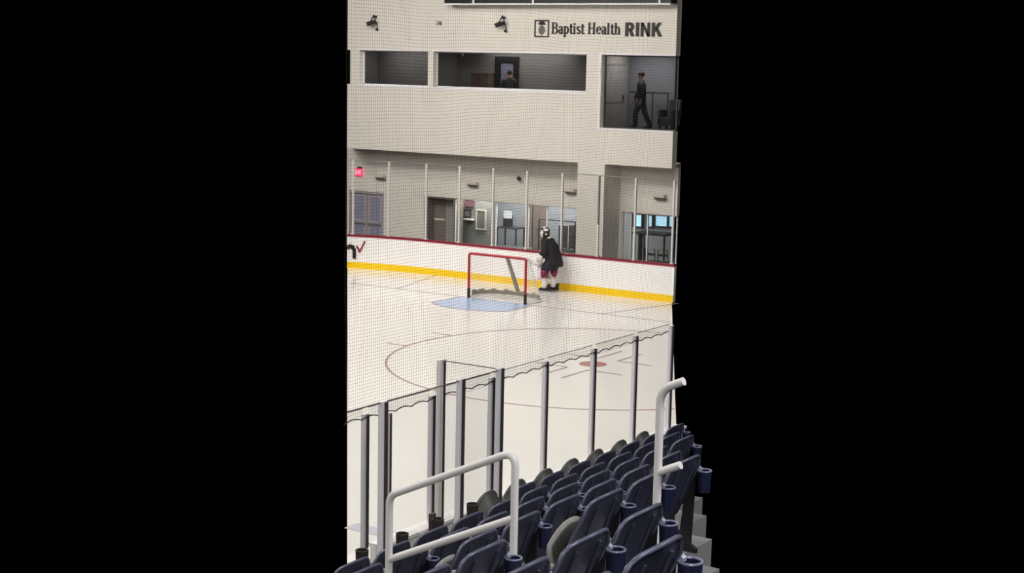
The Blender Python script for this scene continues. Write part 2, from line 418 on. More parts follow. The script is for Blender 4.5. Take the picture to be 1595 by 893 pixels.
# rooms behind upper windows
def room(tagname, x0, x1, y0, y1, z0, z1, mw, mf, left=True, right=True):
    mb = MB(); mb.box(x0, y1, z0, x1, y1+0.08, z1); struct(obj('wall_'+tagname+'_rear', mb, mw))
    mb = MB(); mb.box(x0, y0, z0-0.08, x1, y1, z0); struct(obj('floor_'+tagname, mb, mf))
    mb = MB(); mb.box(x0, y0, z1, x1, y1, z1+0.08); struct(obj('ceiling_'+tagname, mb, mw))
    if left: mb = MB(); mb.box(x0-0.08, y0, z0, x0, y1, z1); struct(obj('wall_'+tagname+'_left', mb, mw))
    if right: mb = MB(); mb.box(x1, y0, z0, x1+0.08, y1, z1); struct(obj('wall_'+tagname+'_right', mb, mw))
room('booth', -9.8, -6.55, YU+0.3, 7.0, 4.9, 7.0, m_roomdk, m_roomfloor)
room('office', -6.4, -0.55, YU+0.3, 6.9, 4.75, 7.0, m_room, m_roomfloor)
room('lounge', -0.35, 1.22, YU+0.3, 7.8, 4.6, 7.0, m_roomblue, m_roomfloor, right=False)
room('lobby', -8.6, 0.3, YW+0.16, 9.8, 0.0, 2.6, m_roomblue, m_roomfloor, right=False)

# ------------------------------------------------------------------ doors of the concourse
def empty_struct(name, loc):
    e = bpy.data.objects.new(name, None); COL.objects.link(e); e.location = loc; OFF[name] = Vector(loc); e['kind'] = 'structure'; return e
d = empty_struct('door_1', (-9.85, YW+0.08, 0))
mb = MB(); mb.box(-10.62, YW+0.02, 0, -10.54, YW+0.13, 2.02); mb.box(-9.16, YW+0.02, 0, -9.08, YW+0.13, 2.02); mb.box(-10.54, YW+0.02, 1.94, -9.16, YW+0.13, 2.02); obj('frame', mb, m_purple, d)
for (a, b, hinge) in ((-10.53, -9.87, 0), (-9.85, -9.17, 1)):
    mb = wall(a, b, 0.01, 1.93, YW+0.07, YW+0.11, [(a+0.14, b-0.14, 1.02, 1.82), (a+0.14, b-0.14, 0.18, 0.82)])
    lf = obj('door_leaf', mb, m_purple, d, fix=False)
    mb = MB(); mb.box(a+0.14, YW+0.085, 1.02, b-0.14, YW+0.095, 1.82); mb.box(a+0.14, YW+0.085, 0.18, b-0.14, YW+0.095, 0.82); OFF[lf.name] = OFF[d.name]; obj('lite', mb, m_doorglass, lf)
    mb = MB(); mb.tube([(a+0.08, YW+0.0, 0.93), (b-0.08, YW+0.0, 0.93)], 0.022); mb.box(a+0.06, YW-0.01, 0.89, a+0.12, YW+0.07, 0.97); mb.box(b-0.12, YW-0.01, 0.89, b-0.06, YW+0.07, 0.97); obj('push_bar', mb, m_chrome, lf, smooth=True)
d = empty_struct('door_2', (-6.75, YW+0.4, 0))
mb = MB(); mb.box(-7.37, YW+0.05, 0, -7.28, YW+0.5, 2.03); mb.box(-6.2, YW+0.05, 0, -6.12, YW+0.5, 2.03); mb.box(-7.28, YW+0.05, 1.97, -6.2, YW+0.5, 2.03); obj('frame', mb, m_lampdk, d)
mb = MB(); mb.box(-7.28, YW+0.45, 0.01, -6.8, YW+0.5, 1.96); obj('door_leaf', mb, m_brown, d)
mb = MB(); mb.box(-6.79, YW+0.45, 0.01, -6.2, YW+0.5, 1.96); obj('side_panel', mb, m_room, d)
mb = MB(); mb.box(-7.26, YW+0.43, 1.2, -6.82, YW+0.45, 1.26); obj('kick_rail', mb, m_lamp, d)

# exit sign
p = onY(560, 268.5, YW)
t = thing('exit_sign', (p.x, YW-0.1, p.z-0.12), 'glowing red exit sign over the double doors', 'sign')
mb = MB(); mb.box(p.x-0.15, YW-0.06, p.z-0.13, p.x+0.15, YW-0.01, p.z+0.13); obj('housing', mb, m_exit, t, bevel=0.01)
mb = MB(); mb.box(p.x-0.06, YW-0.06, p.z+0.13, p.x+0.12, YW, p.z+0.19); obj('mount', mb, m_black, t)
mb = MB(); bw = 0.06
def hseg(mb, x0, z0, x1, z1, w=0.014):
    mb.prism([(x0-w/2 if x0 == x1 else x0, YW-0.064, z0 if x0 == x1 else z0-w/2), (x1+w/2 if x0 == x1 else x1, YW-0.064, z0 if x0 == x1 else z1-w/2), (x1+w/2 if x0 == x1 else x1, YW-0.064, z1 if x0 == x1 else z1+w/2), (x0-w/2 if x0 == x1 else x0, YW-0.064, z1 if x0 == x1 else z0+w/2)], (0, 0.003, 0))
x0 = p.x-0.115; zb, zt = p.z-0.06, p.z+0.06
hseg(mb, x0, zb, x0, zt); hseg(mb, x0, zb, x0+.04, zb); hseg(mb, x0, zt, x0+.04, zt); hseg(mb, x0, p.z, x0+.035, p.z)
x1 = x0+0.06; hseg(mb, x1, zb, x1+.045, zt); hseg(mb, x1, zt, x1+.045, zb)
hseg(mb, x1+.075, zb, x1+.075, zt); hseg(mb, x1+.1, zt, x1+.16, zt); hseg(mb, x1+.13, zb, x1+.13, zt)
obj('lettering', mb, m_exitword, t)

# wall lamps and small fittings under the overhang
lampw = ['leftmost, beside the double doors', 'above the glass wall left of the goalie', 'beside the cream pillar', 'right of the pillar over the bright windows']
for i, (x, y) in enumerate(((595, 276), (738.5, 287), (890.5, 298), (1030, 307))):
    p = onY(x, y, YW)
    t = thing('wall_lamp', (p.x, YW, p.z-0.1), 'pale wedge wall lamp on the concourse wall, ' + lampw[i], 'lamp', 'concourse wall lamps')
    mb = MB(); mb.prism([(p.x-0.19, YW, p.z+0.08), (p.x-0.19, YW-0.2, p.z+0.08), (p.x-0.19, YW-0.19, p.z-0.01), (p.x-0.19, YW, p.z-0.03)], (0.38, 0, 0)); obj('housing', mb, m_lamp, t, bevel=0.01)
    mb = MB(); mb.prism([(p.x-0.17, YW, p.z-0.025), (p.x-0.17, YW-0.17, p.z+0.012), (p.x-0.17, YW-0.12, p.z-0.07), (p.x-0.17, YW, p.z-0.1)], (0.34, 0, 0)); obj('diffuser', mb, m_lampdk, t)
p = onY(809.5, 278, YW)
t = thing('security_camera', (p.x, YW, p.z-0.1), 'small dark camera on a bracket on the concourse wall above the glass', 'camera')
mb = MB(); mb.box(p.x-0.13, YW-0.03, p.z-0.02, p.x-0.05, YW+0.005, p.z+0.09); mb.tube([(p.x-0.09, YW-0.02, p.z+0.03), (p.x+0.02, YW-0.12, p.z+0.05)], 0.012); obj('bracket', mb, m_lamp, t)
mb = MB(); mb.lathe([(0.02, 0.07), (0.06, 0.05), (0.07, 0.0), (0.05, -0.05), (0.01, -0.07)], (p.x+0.05, YW-0.12, p.z)); obj('dome', mb, m_dark, t, smooth=True)

# spotlights on the upper wall
for i, (x, y, w) in enumerate(((585, 35, 'left one, above the short window'), (785, 37, 'right one, left of the lettered sign'))):
    p = onY(x, y, YU)
    t = thing('wall_spotlight', (p.x, YU, p.z-0.3), 'black yoke spotlight on the upper cream wall, ' + w, 'spotlight', 'upper wall spotlights')
    mb = MB(); mb.tube([(p.x+0.02, YU-0.12, p.z+0.24), (p.x-0.08, YU-0.16, p.z+0.03), (p.x+0.1, YU-0.12, p.z+0.02), (p.x+0.02, YU-0.12, p.z+0.24)], 0.022); mb.box(p.x-0.02, YU-0.12, p.z+0.16, p.x+0.06, YU, p.z+0.22); obj('yoke', mb, m_black, t)
    mb = MB(); mb.tube([(p.x-0.13, YU-0.3, p.z-0.07), (p.x+0.0, YU-0.2, p.z-0.01), (p.x+0.1, YU-0.1, p.z+0.03)], [0.07, 0.075, 0.05], 12); obj('lamp_head', mb, m_black, t, smooth=True)
    mb = MB(); mb.tube([(p.x+0.06, YU-0.04, p.z), (p.x+0.1, YU-0.03, p.z-0.12), (p.x+0.09, YU-0.03, p.z-0.2)], 0.014); mb.lathe([(0.01, -0.05), (0.045, -0.03), (0.045, 0.02), (0.01, 0.05)], (p.x+0.1, YU-0.06, p.z-0.22), 12); obj('cable_box', mb, m_black, t)
p = onY(684, 36, YU)
t = thing('wall_microphone', (p.x, YU, p.z-0.12), 'pale twin bracket fitting on the upper wall between the spotlights', 'fitting')
mb = MB(); mb.box(p.x-0.09, YU-0.05, p.z-0.08, p.x-0.06, YU, p.z+0.1); mb.box(p.x-0.09, YU-0.03, p.z, p.x+0.06, YU-0.01, p.z+0.02); obj('bracket', mb, m_lamp, t)
mb = MB(); mb.box(p.x+0.03, YU-0.1, p.z-0.05, p.x+0.1, YU, p.z+0.05); obj('box', mb, m_lampdk, t, bevel=0.01)

# ------------------------------------------------------------------ lettered sign
SY = YU-0.03
def glyph_prism(mb, pts): mb.prism([(a, SY, b) for a, b in pts], (0, 0.03, 0))
def gbar(mb, x0, z0, x1, z1): glyph_prism(mb, [(x0, z0), (x1, z0), (x1, z1), (x0, z1)])
def gstroke(mb, pts, ws):
    n = len(pts); P = [Vector((a, b, 0)) for a, b in pts]; ws = ws if isinstance(ws, (list, tuple)) else [ws]*n
    L = []; Rr = []
    for i in range(n):
        t = (P[min(i+1, n-1)]-P[max(i-1, 0)]).normalized(); nn = Vector((-t.y, t.x, 0)); L.append(P[i]+nn*ws[i]/2); Rr.append(P[i]-nn*ws[i]/2)
    for i in range(n-1): glyph_prism(mb, [(q.x, q.y) for q in (L[i], L[i+1], Rr[i+1], Rr[i])])
def garc(mb, cx, cz, rx, rz, a0, a1, w0, w1, n=14):
    # stroke thick at the sides (w0), thin at top and bottom (w1)
    pts = []; ws = []
    for i in range(n+1):
        a = math.radians(a0+(a1-a0)*i/n); pts.append((cx+rx*math.cos(a), cz+rz*math.sin(a))); ws.append(w1+(w0-w1)*abs(math.cos(a)))
    gstroke(mb, pts, ws)
def serif_word(mb, word, x, z, h):
    k = h; T = 0.155*k; t = 0.06*k; xh = 0.68*k; SL = 0.05*k
    def stem(x0, z0, z1, sl=0.07, top=True, bot=True, left_only=False):
        gbar(mb, x0, z0, x0+T, z1)
        if top: gbar(mb, x0-sl*k, z1-SL, x0+(0 if left_only else sl*k)+T, z1)
        if bot: gbar(mb, x0-sl*k, z0, x0+T+sl*k, z0+SL)
    for c in word:
        if c == 'B':
            stem(x+.07*k, z, z+k); a = x+.07*k+T
            gbar(mb, a, z+k-t, a+.16*k, z+k); gbar(mb, a, z+.5*k, a+.18*k, z+.5*k+t); gbar(mb, a, z, a+.2*k, z+t)
            garc(mb, a+.15*k, z+.76*k, .18*k, .21*k, -90, 90, T, t); garc(mb, a+.18*k, z+.27*k, .2*k, .245*k, -90, 90, T, t); x += .72*k
        elif c == 'H':
            stem(x+.07*k, z, z+k); stem(x+.56*k, z, z+k); gbar(mb, x+.07*k+T, z+.49*k, x+.56*k, z+.49*k+t); x += .86*k
        elif c == 'a':
            gbar(mb, x+.3*k, z, x+.3*k+T, z+.5*k); garc(mb, x+.24*k, z+.48*k, .15*k, .17*k, 0, 165, T, t); garc(mb, x+.23*k, z+.19*k, .16*k, .17*k, 60, 330, T, t); gbar(mb, x+.3*k, z, x+.52*k, z+SL); x += .54*k
        elif c == 'p':
            stem(x+.05*k, z-.3*k, z+xh, .06, left_only=True); garc(mb, x+.3*k, z+.33*k, .18*k, .31*k, -140, 140, T, t); x += .6*k
        elif c == 't':
            gbar(mb, x+.09*k, z+.12*k, x+.09*k+T, z+.88*k); gbar(mb, x, z+xh-t, x+.37*k, z+xh); garc(mb, x+.27*k, z+.12*k, .11*k, .1*k, 180, 330, T, t); x += .39*k
        elif c == 'i':
            stem(x+.06*k, z, z+xh, .06, left_only=True); gbar(mb, x+.05*k, z+.8*k, x+.07*k+T, z+.96*k); x += .34*k
        elif c == 's':
            garc(mb, x+.2*k, z+.5*k, .13*k, .15*k, 20, 235, T*.9, t); garc(mb, x+.21*k, z+.18*k, .15*k, .16*k, 60, -160, T*.9, t); gstroke(mb, [(x+.1*k, z+.43*k), (x+.3*k, z+.27*k)], T*.9); x += .44*k
        elif c == 'e':
            garc(mb, x+.26*k, z+.34*k, .19*k, .31*k, 0, 315, T, t); gbar(mb, x+.08*k, z+.35*k, x+.47*k, z+.35*k+t); x += .53*k
        elif c == 'l':
            stem(x+.06*k, z, z+k, .06, left_only=True); x += .34*k
        elif c == 'h':
            stem(x+.06*k, z, z+k, .06, left_only=True); stem(x+.4*k, z, z+.45*k, .06, top=False); garc(mb, x+.32*k, z+.42*k, .155*k, .23*k, 0, 150, T, t); x += .68*k
        else: x += .34*k
        x += .02*k
    return x
ps = onY(844.5, 45, YU)
sg = thing('wall_sign', (ps.x, YU, 7.3), 'black Baptist Health RINK lettering with a framed pineapple emblem on the cream wall', 'sign')
mb = MB(); xa, xb, za, zb = -2.475, -1.955, 7.31, 7.83; q = 0.035
gbar(mb, xa, za, xb, za+q); gbar(mb, xa, zb-q, xb, zb); gbar(mb, xa, za+q, xa+q, zb-q); gbar(mb, xb-q, za+q, xb, zb-q); obj('emblem_frame', mb, m_ink, sg)
mb = MB(); cx0, cz0 = (xa+xb)/2, za+0.215
for i in range(-4, 5):
    for j in range(-6, 7):
        if (i+j) % 2: continue
        X, Z = cx0+i*0.034, cz0+j*0.036
        if ((X-cx0)/0.125)**2+((Z-cz0)/0.165)**2 < 0.93: glyph_prism(mb, [(X, Z-0.024), (X+0.016, Z), (X, Z+0.024), (X-0.016, Z)])
obj('pineapple_body', mb, m_ink, sg)
mb = MB()
for (dx, dz) in ((-0.13, 0.03), (-0.1, 0.09), (-0.045, 0.12), (0, 0.13), (0.045, 0.12), (0.1, 0.09), (0.13, 0.03)):
    b = (cx0+dx*0.15, cz0+0.165); tt = (cx0+dx*1.1, cz0+0.16+dz*1.05); n2 = Vector((-(tt[1]-b[1]), tt[0]-b[0])).normalized()*0.026
    glyph_prism(mb, [b, ((b[0]+tt[0])/2+n2.x, (b[1]+tt[1])/2+n2.y), tt, ((b[0]+tt[0])/2-n2.x, (b[1]+tt[1])/2-n2.y)])
obj('pineapple_crown', mb, m_ink, sg)
def fit_word(word, x0, x1, z, h):
    mb = MB(); xe = serif_word(mb, word, 0, 0, h); k = (x1-x0)/xe
    mb.v = [(x0+v[0]*k, v[1], z+v[2]) for v in mb.v]; return mb
obj('lettering', fit_word('Baptist', -1.86, -0.68, 7.42, 0.335), m_ink, sg)
obj('lettering', fit_word('Health', -0.57, 0.58, 7.42, 0.335), m_ink, sg)
# RINK in plain heavy capitals
mb = MB(); h = 0.4; w = 0.1; z = 7.37; x = 0.72
gbar(mb, x, z, x+w, z+h); gbar(mb, x+w, z+h-.075, x+.17, z+h); gbar(mb, x+w, z+.16, x+.17, z+.235); garc(mb, x+.165, z+.279, .075, .083, -90, 90, w, .075); glyph_prism(mb, [(x+.12, z+.17), (x+.2, z), (x+.31, z), (x+.21, z+.19)])
x += .36; gbar(mb, x, z, x+w, z+h)
x += .16; gbar(mb, x, z, x+w*.9, z+h); gbar(mb, x+.22, z, x+.22+w*.9, z+h); glyph_prism(mb, [(x+w*.85, z+h), (x, z+h), (x+.225, z), (x+.22+w*.9, z)][::-1])
x += .37; gbar(mb, x, z, x+w, z+h); glyph_prism(mb, [(x+w, z+.12), (x+w, z+.25), (x+.2, z+h), (x+.32, z+h)]); glyph_prism(mb, [(x+.12, z+.21), (x+.22, z), (x+.34, z), (x+.19, z+.27)])
obj('lettering', mb, m_ink, sg)

# scoreboard at the top of the wall
zs = 8.27; x0 = -5.62
sb = thing('scoreboard', (x0+4, YU-0.3, zs), 'long black scoreboard with thin white frame at the top of the wall', 'scoreboard')
mb = MB(); mb.box(x0, YU-0.42, zs+0.045, XR, YU-0.02, zs+0.6); obj('housing', mb, m_sboard, sb)
mb = MB(); mb.box(x0, YU-0.45, zs, XR, YU-0.02, zs+0.045); obj('bottom_frame', mb, m_white, sb)
for x in (737, 830, 1027):
    q = onY(x, 3, YU-0.45).x; mb = MB(); mb.box(q-0.03, YU-0.45, zs+0.045, q+0.03, YU-0.42, zs+0.6); obj('divider', mb, m_white, sb)
mb = MB(); mb.box(x0+0.3, YU-0.02, zs-0.06, XR, YU, zs+0.6); obj('mounting_plate', mb, m_white, sb)

# ------------------------------------------------------------------ things in the rooms
# office door with a lite, cabinet and ceiling sensor
p0, p1 = onY(772, 110, 6.88), onY(808, 110, 6.88)
d = empty_struct('door_3', ((p0.x+p1.x)/2, 6.88, 4.75))
zt = onY(790, 88, 6.88).z
lx0, lx1 = onY(781, 110, 6.88).x, onY(801, 110, 6.88).x; lz = onY(790, 98, 6.88).z
obj('frame', wall(p0.x, p1.x, 4.76, zt, 6.82, 6.89, [(lx0, lx1, 4.95, lz)]), m_doorfr, d, fix=False)
mb = MB(); mb.box(lx0, 6.85, 4.95, lx1, 6.86, lz); obj('pane', mb, m_doorglass, d)
p = onY(743, 126, 6.6)
t = thing('storage_cabinet', (p.x, 6.65, 4.76), 'dim brown box cabinet inside the long window, left of the black door', 'cabinet')
q0, q1 = onY(733, 126, 6.5).x, onY(760, 126, 6.5).x; zt = onY(745, 115, 6.5).z
mb = MB(); mb.box(q0, 6.5, 4.76, q1, 6.85, zt); obj('body', mb, m_box, t, bevel=0.01)
mb = MB(); mb.box(q0-0.02, 6.48, zt, q1+0.02, 6.86, zt+0.03); obj('top', mb, m_brown, t)
mb = MB(); mb.tube([((q0+q1)/2-0.06, 6.49, zt-0.15), ((q0+q1)/2+0.06, 6.49, zt-0.15)], 0.012); obj('handle', mb, m_dark, t)
q = onY(728, 126, 6.5).x-0.08
t = thing('waste_bin', (q, 6.6, 4.76), 'small dark bin beside the brown cabinet in the office', 'bin')
mb = MB(); mb.lathe([(0.1, 0), (0.13, 0.62), (0.12, 0.62), (0.09, 0.02)], (q, 6.62, 4.76)); obj('bucket', mb, m_box, t, smooth=True)
mb = MB(); mb.lathe([(0.14, 0.62), (0.14, 0.66), (0.08, 0.74), (0.02, 0.76)], (q, 6.62, 4.76)); obj('lid', mb, m_dark, t, smooth=True)
p = onY(720, 86, 6.2)
t = thing('ceiling_sensor', (p.x, 6.2, 6.8), 'tiny white sensor hanging at the top of the long window', 'sensor')
mb = MB(); mb.tube([(p.x, 6.2, 7.0), (p.x, 6.2, p.z+0.05)], 0.012); obj('stem', mb, m_white, t)
mb = MB(); mb.lathe([(0.01, 0.05), (0.045, 0.03), (0.045, -0.01), (0.01, -0.04)], (p.x, 6.2, p.z), 12); obj('head', mb, m_white, t, smooth=True)
# lounge: beige door on its left wall, handrail, armchair
d = empty_struct('door_4', (-0.345, 6.7, 4.6))
mb = MB(); mb.box(-0.35, 5.85, 4.6, -0.32, 7.55, 6.78); obj('door_leaf', mb, m_beige, d)
mb = MB(); mb.box(-0.32, 5.95, 5.35, -0.31, 7.4, 5.39); mb.box(-0.32, 5.95, 6.5, -0.31, 7.4, 6.54); obj('panel_trim', mb, m_room, d)
mb = MB(); mb.tube([(-0.31, 7.3, 5.5), (-0.26, 7.3, 5.5), (-0.26, 7.18, 5.5)], 0.016); mb.box(-0.315, 7.27, 5.42, -0.3, 7.33, 5.58); obj('handle', mb, m_dark, d)
zr = onY(1030, 145, 7.5).z
t = thing('lounge_railing', (0.6, 7.5, 4.6), 'thin dark railing behind the big upper window', 'railing')
mb = MB(); mb.tube([(-0.2, 7.5, zr), (1.2, 7.5, zr)], 0.022); obj('top_rail', mb, m_dark, t)
for q in (0.02, 0.62, 1.15): mb = MB(); mb.tube([(q, 7.5, 4.6), (q, 7.5, zr)], 0.018); obj('baluster', mb, m_dark, t)
p = onY(1040, 195, 6.9)
t = thing('armchair', (p.x+0.05, 6.9, 4.6), 'dark grey armchair behind the right edge of the big window', 'armchair')
ax = onY(1028, 180, 6.9).x
mb = MB(); mb.box(ax, 6.75, 4.72, ax+0.5, 7.25, 4.98); obj('seat', mb, m_roomdk, t, bevel=0.03)
mb = MB(); mb.box(ax+0.16, 7.15, 4.95, ax+0.52, 7.32, 5.5); obj('backrest', mb, m_roomdk, t, bevel=0.03)
for q in (ax, ax+0.42): mb = MB(); mb.box(q, 6.75, 4.72, q+0.1, 7.25, 5.2); obj('arm', mb, m_roomdk, t, bevel=0.02)
for q in (ax+0.04, ax+0.44):
    for r in (6.78, 7.18): mb = MB(); mb.box(q, r, 4.6, q+0.05, r+0.05, 4.72); obj('leg', mb, m_black, t)
# lobby: notices, picture, poster, high table, stool-like lectern with paper, barrier, tables
YL = 9.78
def wallpic(name, x0, y0, x1, y1, Y, m, label, cat, fr=None):
    a, b = onY(x0, y0, Y), onY(x1, y1, Y)
    t = thing(name, ((a.x+b.x)/2, Y, b.z), label, cat)
    mb = MB(); mb.box(a.x, Y-0.03, b.z, b.x, Y, a.z); obj('print', mb, m, t)
    if fr:
        mb = MB(); k = 0.035
        mb.box(a.x-k, Y-0.045, b.z-k, a.x, Y, a.z+k); mb.box(b.x, Y-0.045, b.z-k, b.x+k, Y, a.z+k); mb.box(a.x, Y-0.045, b.z-k, b.x, Y, b.z); mb.box(a.x, Y-0.045, a.z, b.x, Y, a.z+k); obj('frame', mb, fr, t)
# a partition close behind the glass carries the pictures
pa, pb = onY(709, 340, 7.3), onY(765, 340, 7.3)
mb = MB(); mb.box(pa.x-0.1, 7.3, 0, pb.x, 7.4, 2.4); struct(obj('wall_partition', mb, m_room))
wallpic('red_notice', 727, 312, 738, 321, 7.3, m_redsign, 'dull red notice on the grey partition behind the glass', 'notice', m_redsign)
wallpic('framed_picture', 725, 327, 733, 337, 7.3, m_pic, 'small square framed picture under the red notice', 'picture', m_dark)
wallpic('wall_poster', 744, 328, 756, 357, 7.3, m_pic, 'tall faded poster on the grey partition', 'poster', m_lamp)
sp = onY(730, 342, 7.2)
t = thing('wall_shelf', (sp.x, 7.25, sp.z-0.05), 'narrow pale shelf under the small framed picture', 'shelf')
mb = MB(); mb.box(sp.x-0.18, 7.1, sp.z-0.02, sp.x+0.18, 7.3, sp.z+0.02); obj('board', mb, m_lamp, t)
mb = MB(); mb.box(sp.x-0.02, 7.15, sp.z-0.12, sp.x+0.02, 7.3, sp.z-0.02); obj('bracket', mb, m_dark, t)
# brown panel behind goalie
pa, pb = onY(818, 350, 8.2), onY(853, 350, 8.2)
t = thing('brown_room_divider', ((pa.x+pb.x)/2, 8.2, 0), 'brown room divider behind the glass left of the goalie', 'divider')
w3 = (pb.x-pa.x)/3
for i in range(3):
    mb = MB(); mb.box(pa.x+i*w3+0.01, 8.18+0.03*(i % 2), 0.05, pa.x+(i+1)*w3-0.01, 8.24+0.03*(i % 2), 2.0); obj('panel', mb, m_brown, t)
for i in (0, 3): mb = MB(); mb.box(pa.x+i*w3-0.03, 8.1, 0, pa.x+i*w3+0.03, 8.36, 0.06); obj('foot', mb, m_dark, t)
# table + stand with paper
Yt = 8.3; a, b = onY(779, 352, Yt), onY(812, 356, Yt)
t = thing('high_table', ((a.x+b.x)/2, Yt, 0), 'dark high table behind the glass under the white paper', 'table')
zt = a.z; mb = MB(); mb.box(a.x, Yt-0.3, zt-0.04, b.x, Yt+0.3, zt); obj('tabletop', mb, m_dark, t)
for q in (a.x+0.03, b.x-0.07):
    for r in (Yt-0.27, Yt+0.23): mb = MB(); mb.box(q, r, 0, q+0.04, r+0.04, zt-0.04); obj('leg', mb, m_dark, t)
a, b = onY(785, 328, Yt), onY(798, 341, Yt)
t = thing('notice_stand', ((a.x+b.x)/2, Yt, zt), 'white paper on a dark table stand behind the glass', 'notice stand')
mb = MB(); mb.box(a.x, Yt-0.03, b.z, b.x, Yt-0.02, a.z); obj('paper', mb, m_paper, t)
mb = MB(); mb.box(a.x-0.02, Yt-0.02, zt+0.02, b.x+0.02, Yt+0.01, b.z+0.1); obj('board', mb, m_dark, t)
mb = MB(); mb.box(a.x, Yt-0.1, zt, b.x, Yt+0.1, zt+0.02); obj('base', mb, m_dark, t)
# low dark counter
a, b = onY(766, 388, 7.6), onY(815, 372, 7.6)
t = thing('low_bench', ((a.x+b.x)/2, 7.7, 0), 'low dark bench just behind the glass left of the divider', 'bench')
mb = MB(); mb.box(a.x+0.2, 7.5, 0.35, b.x+0.3, 7.9, 0.45); obj('seat', mb, m_roomfloor, t, bevel=0.02)
for q in (a.x+0.3, b.x+0.15): mb = MB(); mb.box(q, 7.55, 0, q+0.06, 7.85, 0.35); obj('leg', mb, m_dark, t)
# barrier
Yb = 7.2; a, b = onY(840, 341, Yb), onY(900, 346, Yb)
t = thing('barrier_frame', ((a.x+b.x)/2, Yb, 0), 'dark barrier frame standing behind the goalie inside the glass', 'barrier')
mb = MB(); mb.tube([(a.x, Yb, a.z), (b.x, Yb, a.z)], 0.022); obj('top_bar', mb, m_dark, t)
for q in (a.x, b.x-0.1): mb = MB(); mb.tube([(q, Yb, 0), (q, Yb, a.z)], 0.025); obj('post', mb, m_dark, t)
for i, (x, w) in enumerate(((873, 'left one, beside the barrier bar'), (889, 'right one, beside the cream pillar'))):
    Yc = 8.0; q = onY(x, 352, Yc).x; zt = onY(x, 352, Yc).z
    t = thing('lobby_chair', (q, Yc, 0), 'dark lobby chair seen through the glass, ' + w, 'chair', 'lobby chairs')
    mb = MB(); mb.box(q-0.17, Yc-0.2, 0.42, q+0.17, Yc+0.2, 0.47); obj('seat', mb, m_dark, t, bevel=0.01)
    mb = MB(); mb.box(q-0.17, Yc+0.16, 0.5, q+0.17, Yc+0.2, max(0.85, zt)); obj('backrest', mb, m_dark, t, bevel=0.01)
    for sx in (-0.17, 0.14):
        for sy in (-0.18, 0.16): mb = MB(); mb.box(q+sx, Yc+sy, 0, q+sx+0.03, Yc+sy+0.03, 0.5); obj('leg', mb, m_dark, t)
# right window: daylight windows in the far wall, columns, table
for i, (x0, x1) in enumerate(((988, 999), (1011.5, 1015.5), (1022, 1039), (1043.5, 1049.5))):
    a, b = onY(x0, 334 if i < 1 else 336, YL-0.02), onY(x1, 353, YL-0.02)
    t = empty_struct('window_%d' % (7+i), ((a.x+b.x)/2, YL-0.03, b.z))
    mb = MB(); mb.box(a.x, YL-0.03, b.z, b.x, YL-0.01, a.z); obj('pane', mb, m_day, t)
    mb = MB(); k = 0.05; mb.box(a.x-k, YL-0.06, b.z-k, a.x, YL, a.z+k); mb.box(b.x, YL-0.06, b.z-k, b.x+k, YL, a.z+k); mb.box(a.x, YL-0.06, b.z-k, b.x, YL, b.z); mb.box(a.x, YL-0.06, a.z, b.x, YL, a.z+k); obj('frame', mb, m_dark, t)
Yt = 8.4; a, b = onY(993, 360, Yt), onY(1046, 362, Yt)
t = thing('cafe_table', ((a.x+b.x)/2, Yt, 0), 'dark table in the bright lobby right of the pillar', 'table')
mb = MB(); mb.box(a.x, Yt-0.4, a.z-0.05, b.x, Yt+0.4, a.z); obj('tabletop', mb, m_dark, t)
for q in (a.x+0.05, b.x-0.1):
    for r in (Yt-0.35, Yt+0.3): mb = MB(); mb.box(q, r, 0, q+0.05, r+0.05, a.z-0.05); obj('leg', mb, m_dark, t)
for i, x in enumerate((1018, 1038)):
    Yc = 7.6; q = onY(x, 385, Yc).x
    t = thing('cafe_chair', (q, Yc, 0), 'dark cafe chair right of the pillar, ' + ('left one' if i == 0 else 'right one'), 'chair', 'cafe chairs')
    mb = MB(); mb.box(q-0.18, Yc-0.2, 0.42, q+0.18, Yc+0.2, 0.46); obj('seat', mb, m_dark, t, bevel=0.01)
    mb = MB(); mb.tube([(q-0.17, Yc-0.2, 0.42), (q-0.17, Yc-0.24, 0.85), (q+0.17, Yc-0.24, 0.85), (q+0.17, Yc-0.2, 0.42)], 0.018); mb.box(q-0.16, Yc-0.25, 0.65, q+0.16, Yc-0.23, 0.72); obj('backrest', mb, m_dark, t)
    for sx in (-0.17, 0.14):
        for sy in (-0.19, 0.16): mb = MB(); mb.box(q+sx, Yc+sy, 0, q+sx+0.03, Yc+sy+0.03, 0.43); obj('leg', mb, m_dark, t)
q = onY(997, 390, 7.3).x
t = thing('round_column', (q, 7.3, 0), 'slim dark column in the bright lobby right of the pillar', 'column')
mb = MB(); mb.lathe([(0.07, 0), (0.07, 1.25), (0.09, 1.25), (0.09, 1.3)], (q, 7.3, 0)); obj('shaft', mb, m_dark, t, smooth=True)
mb = MB(); mb.lathe([(0.13, 0), (0.13, 0.04), (0.08, 0.08)], (q, 7.3, 0)); obj('base', mb, m_dark, t, smooth=True)

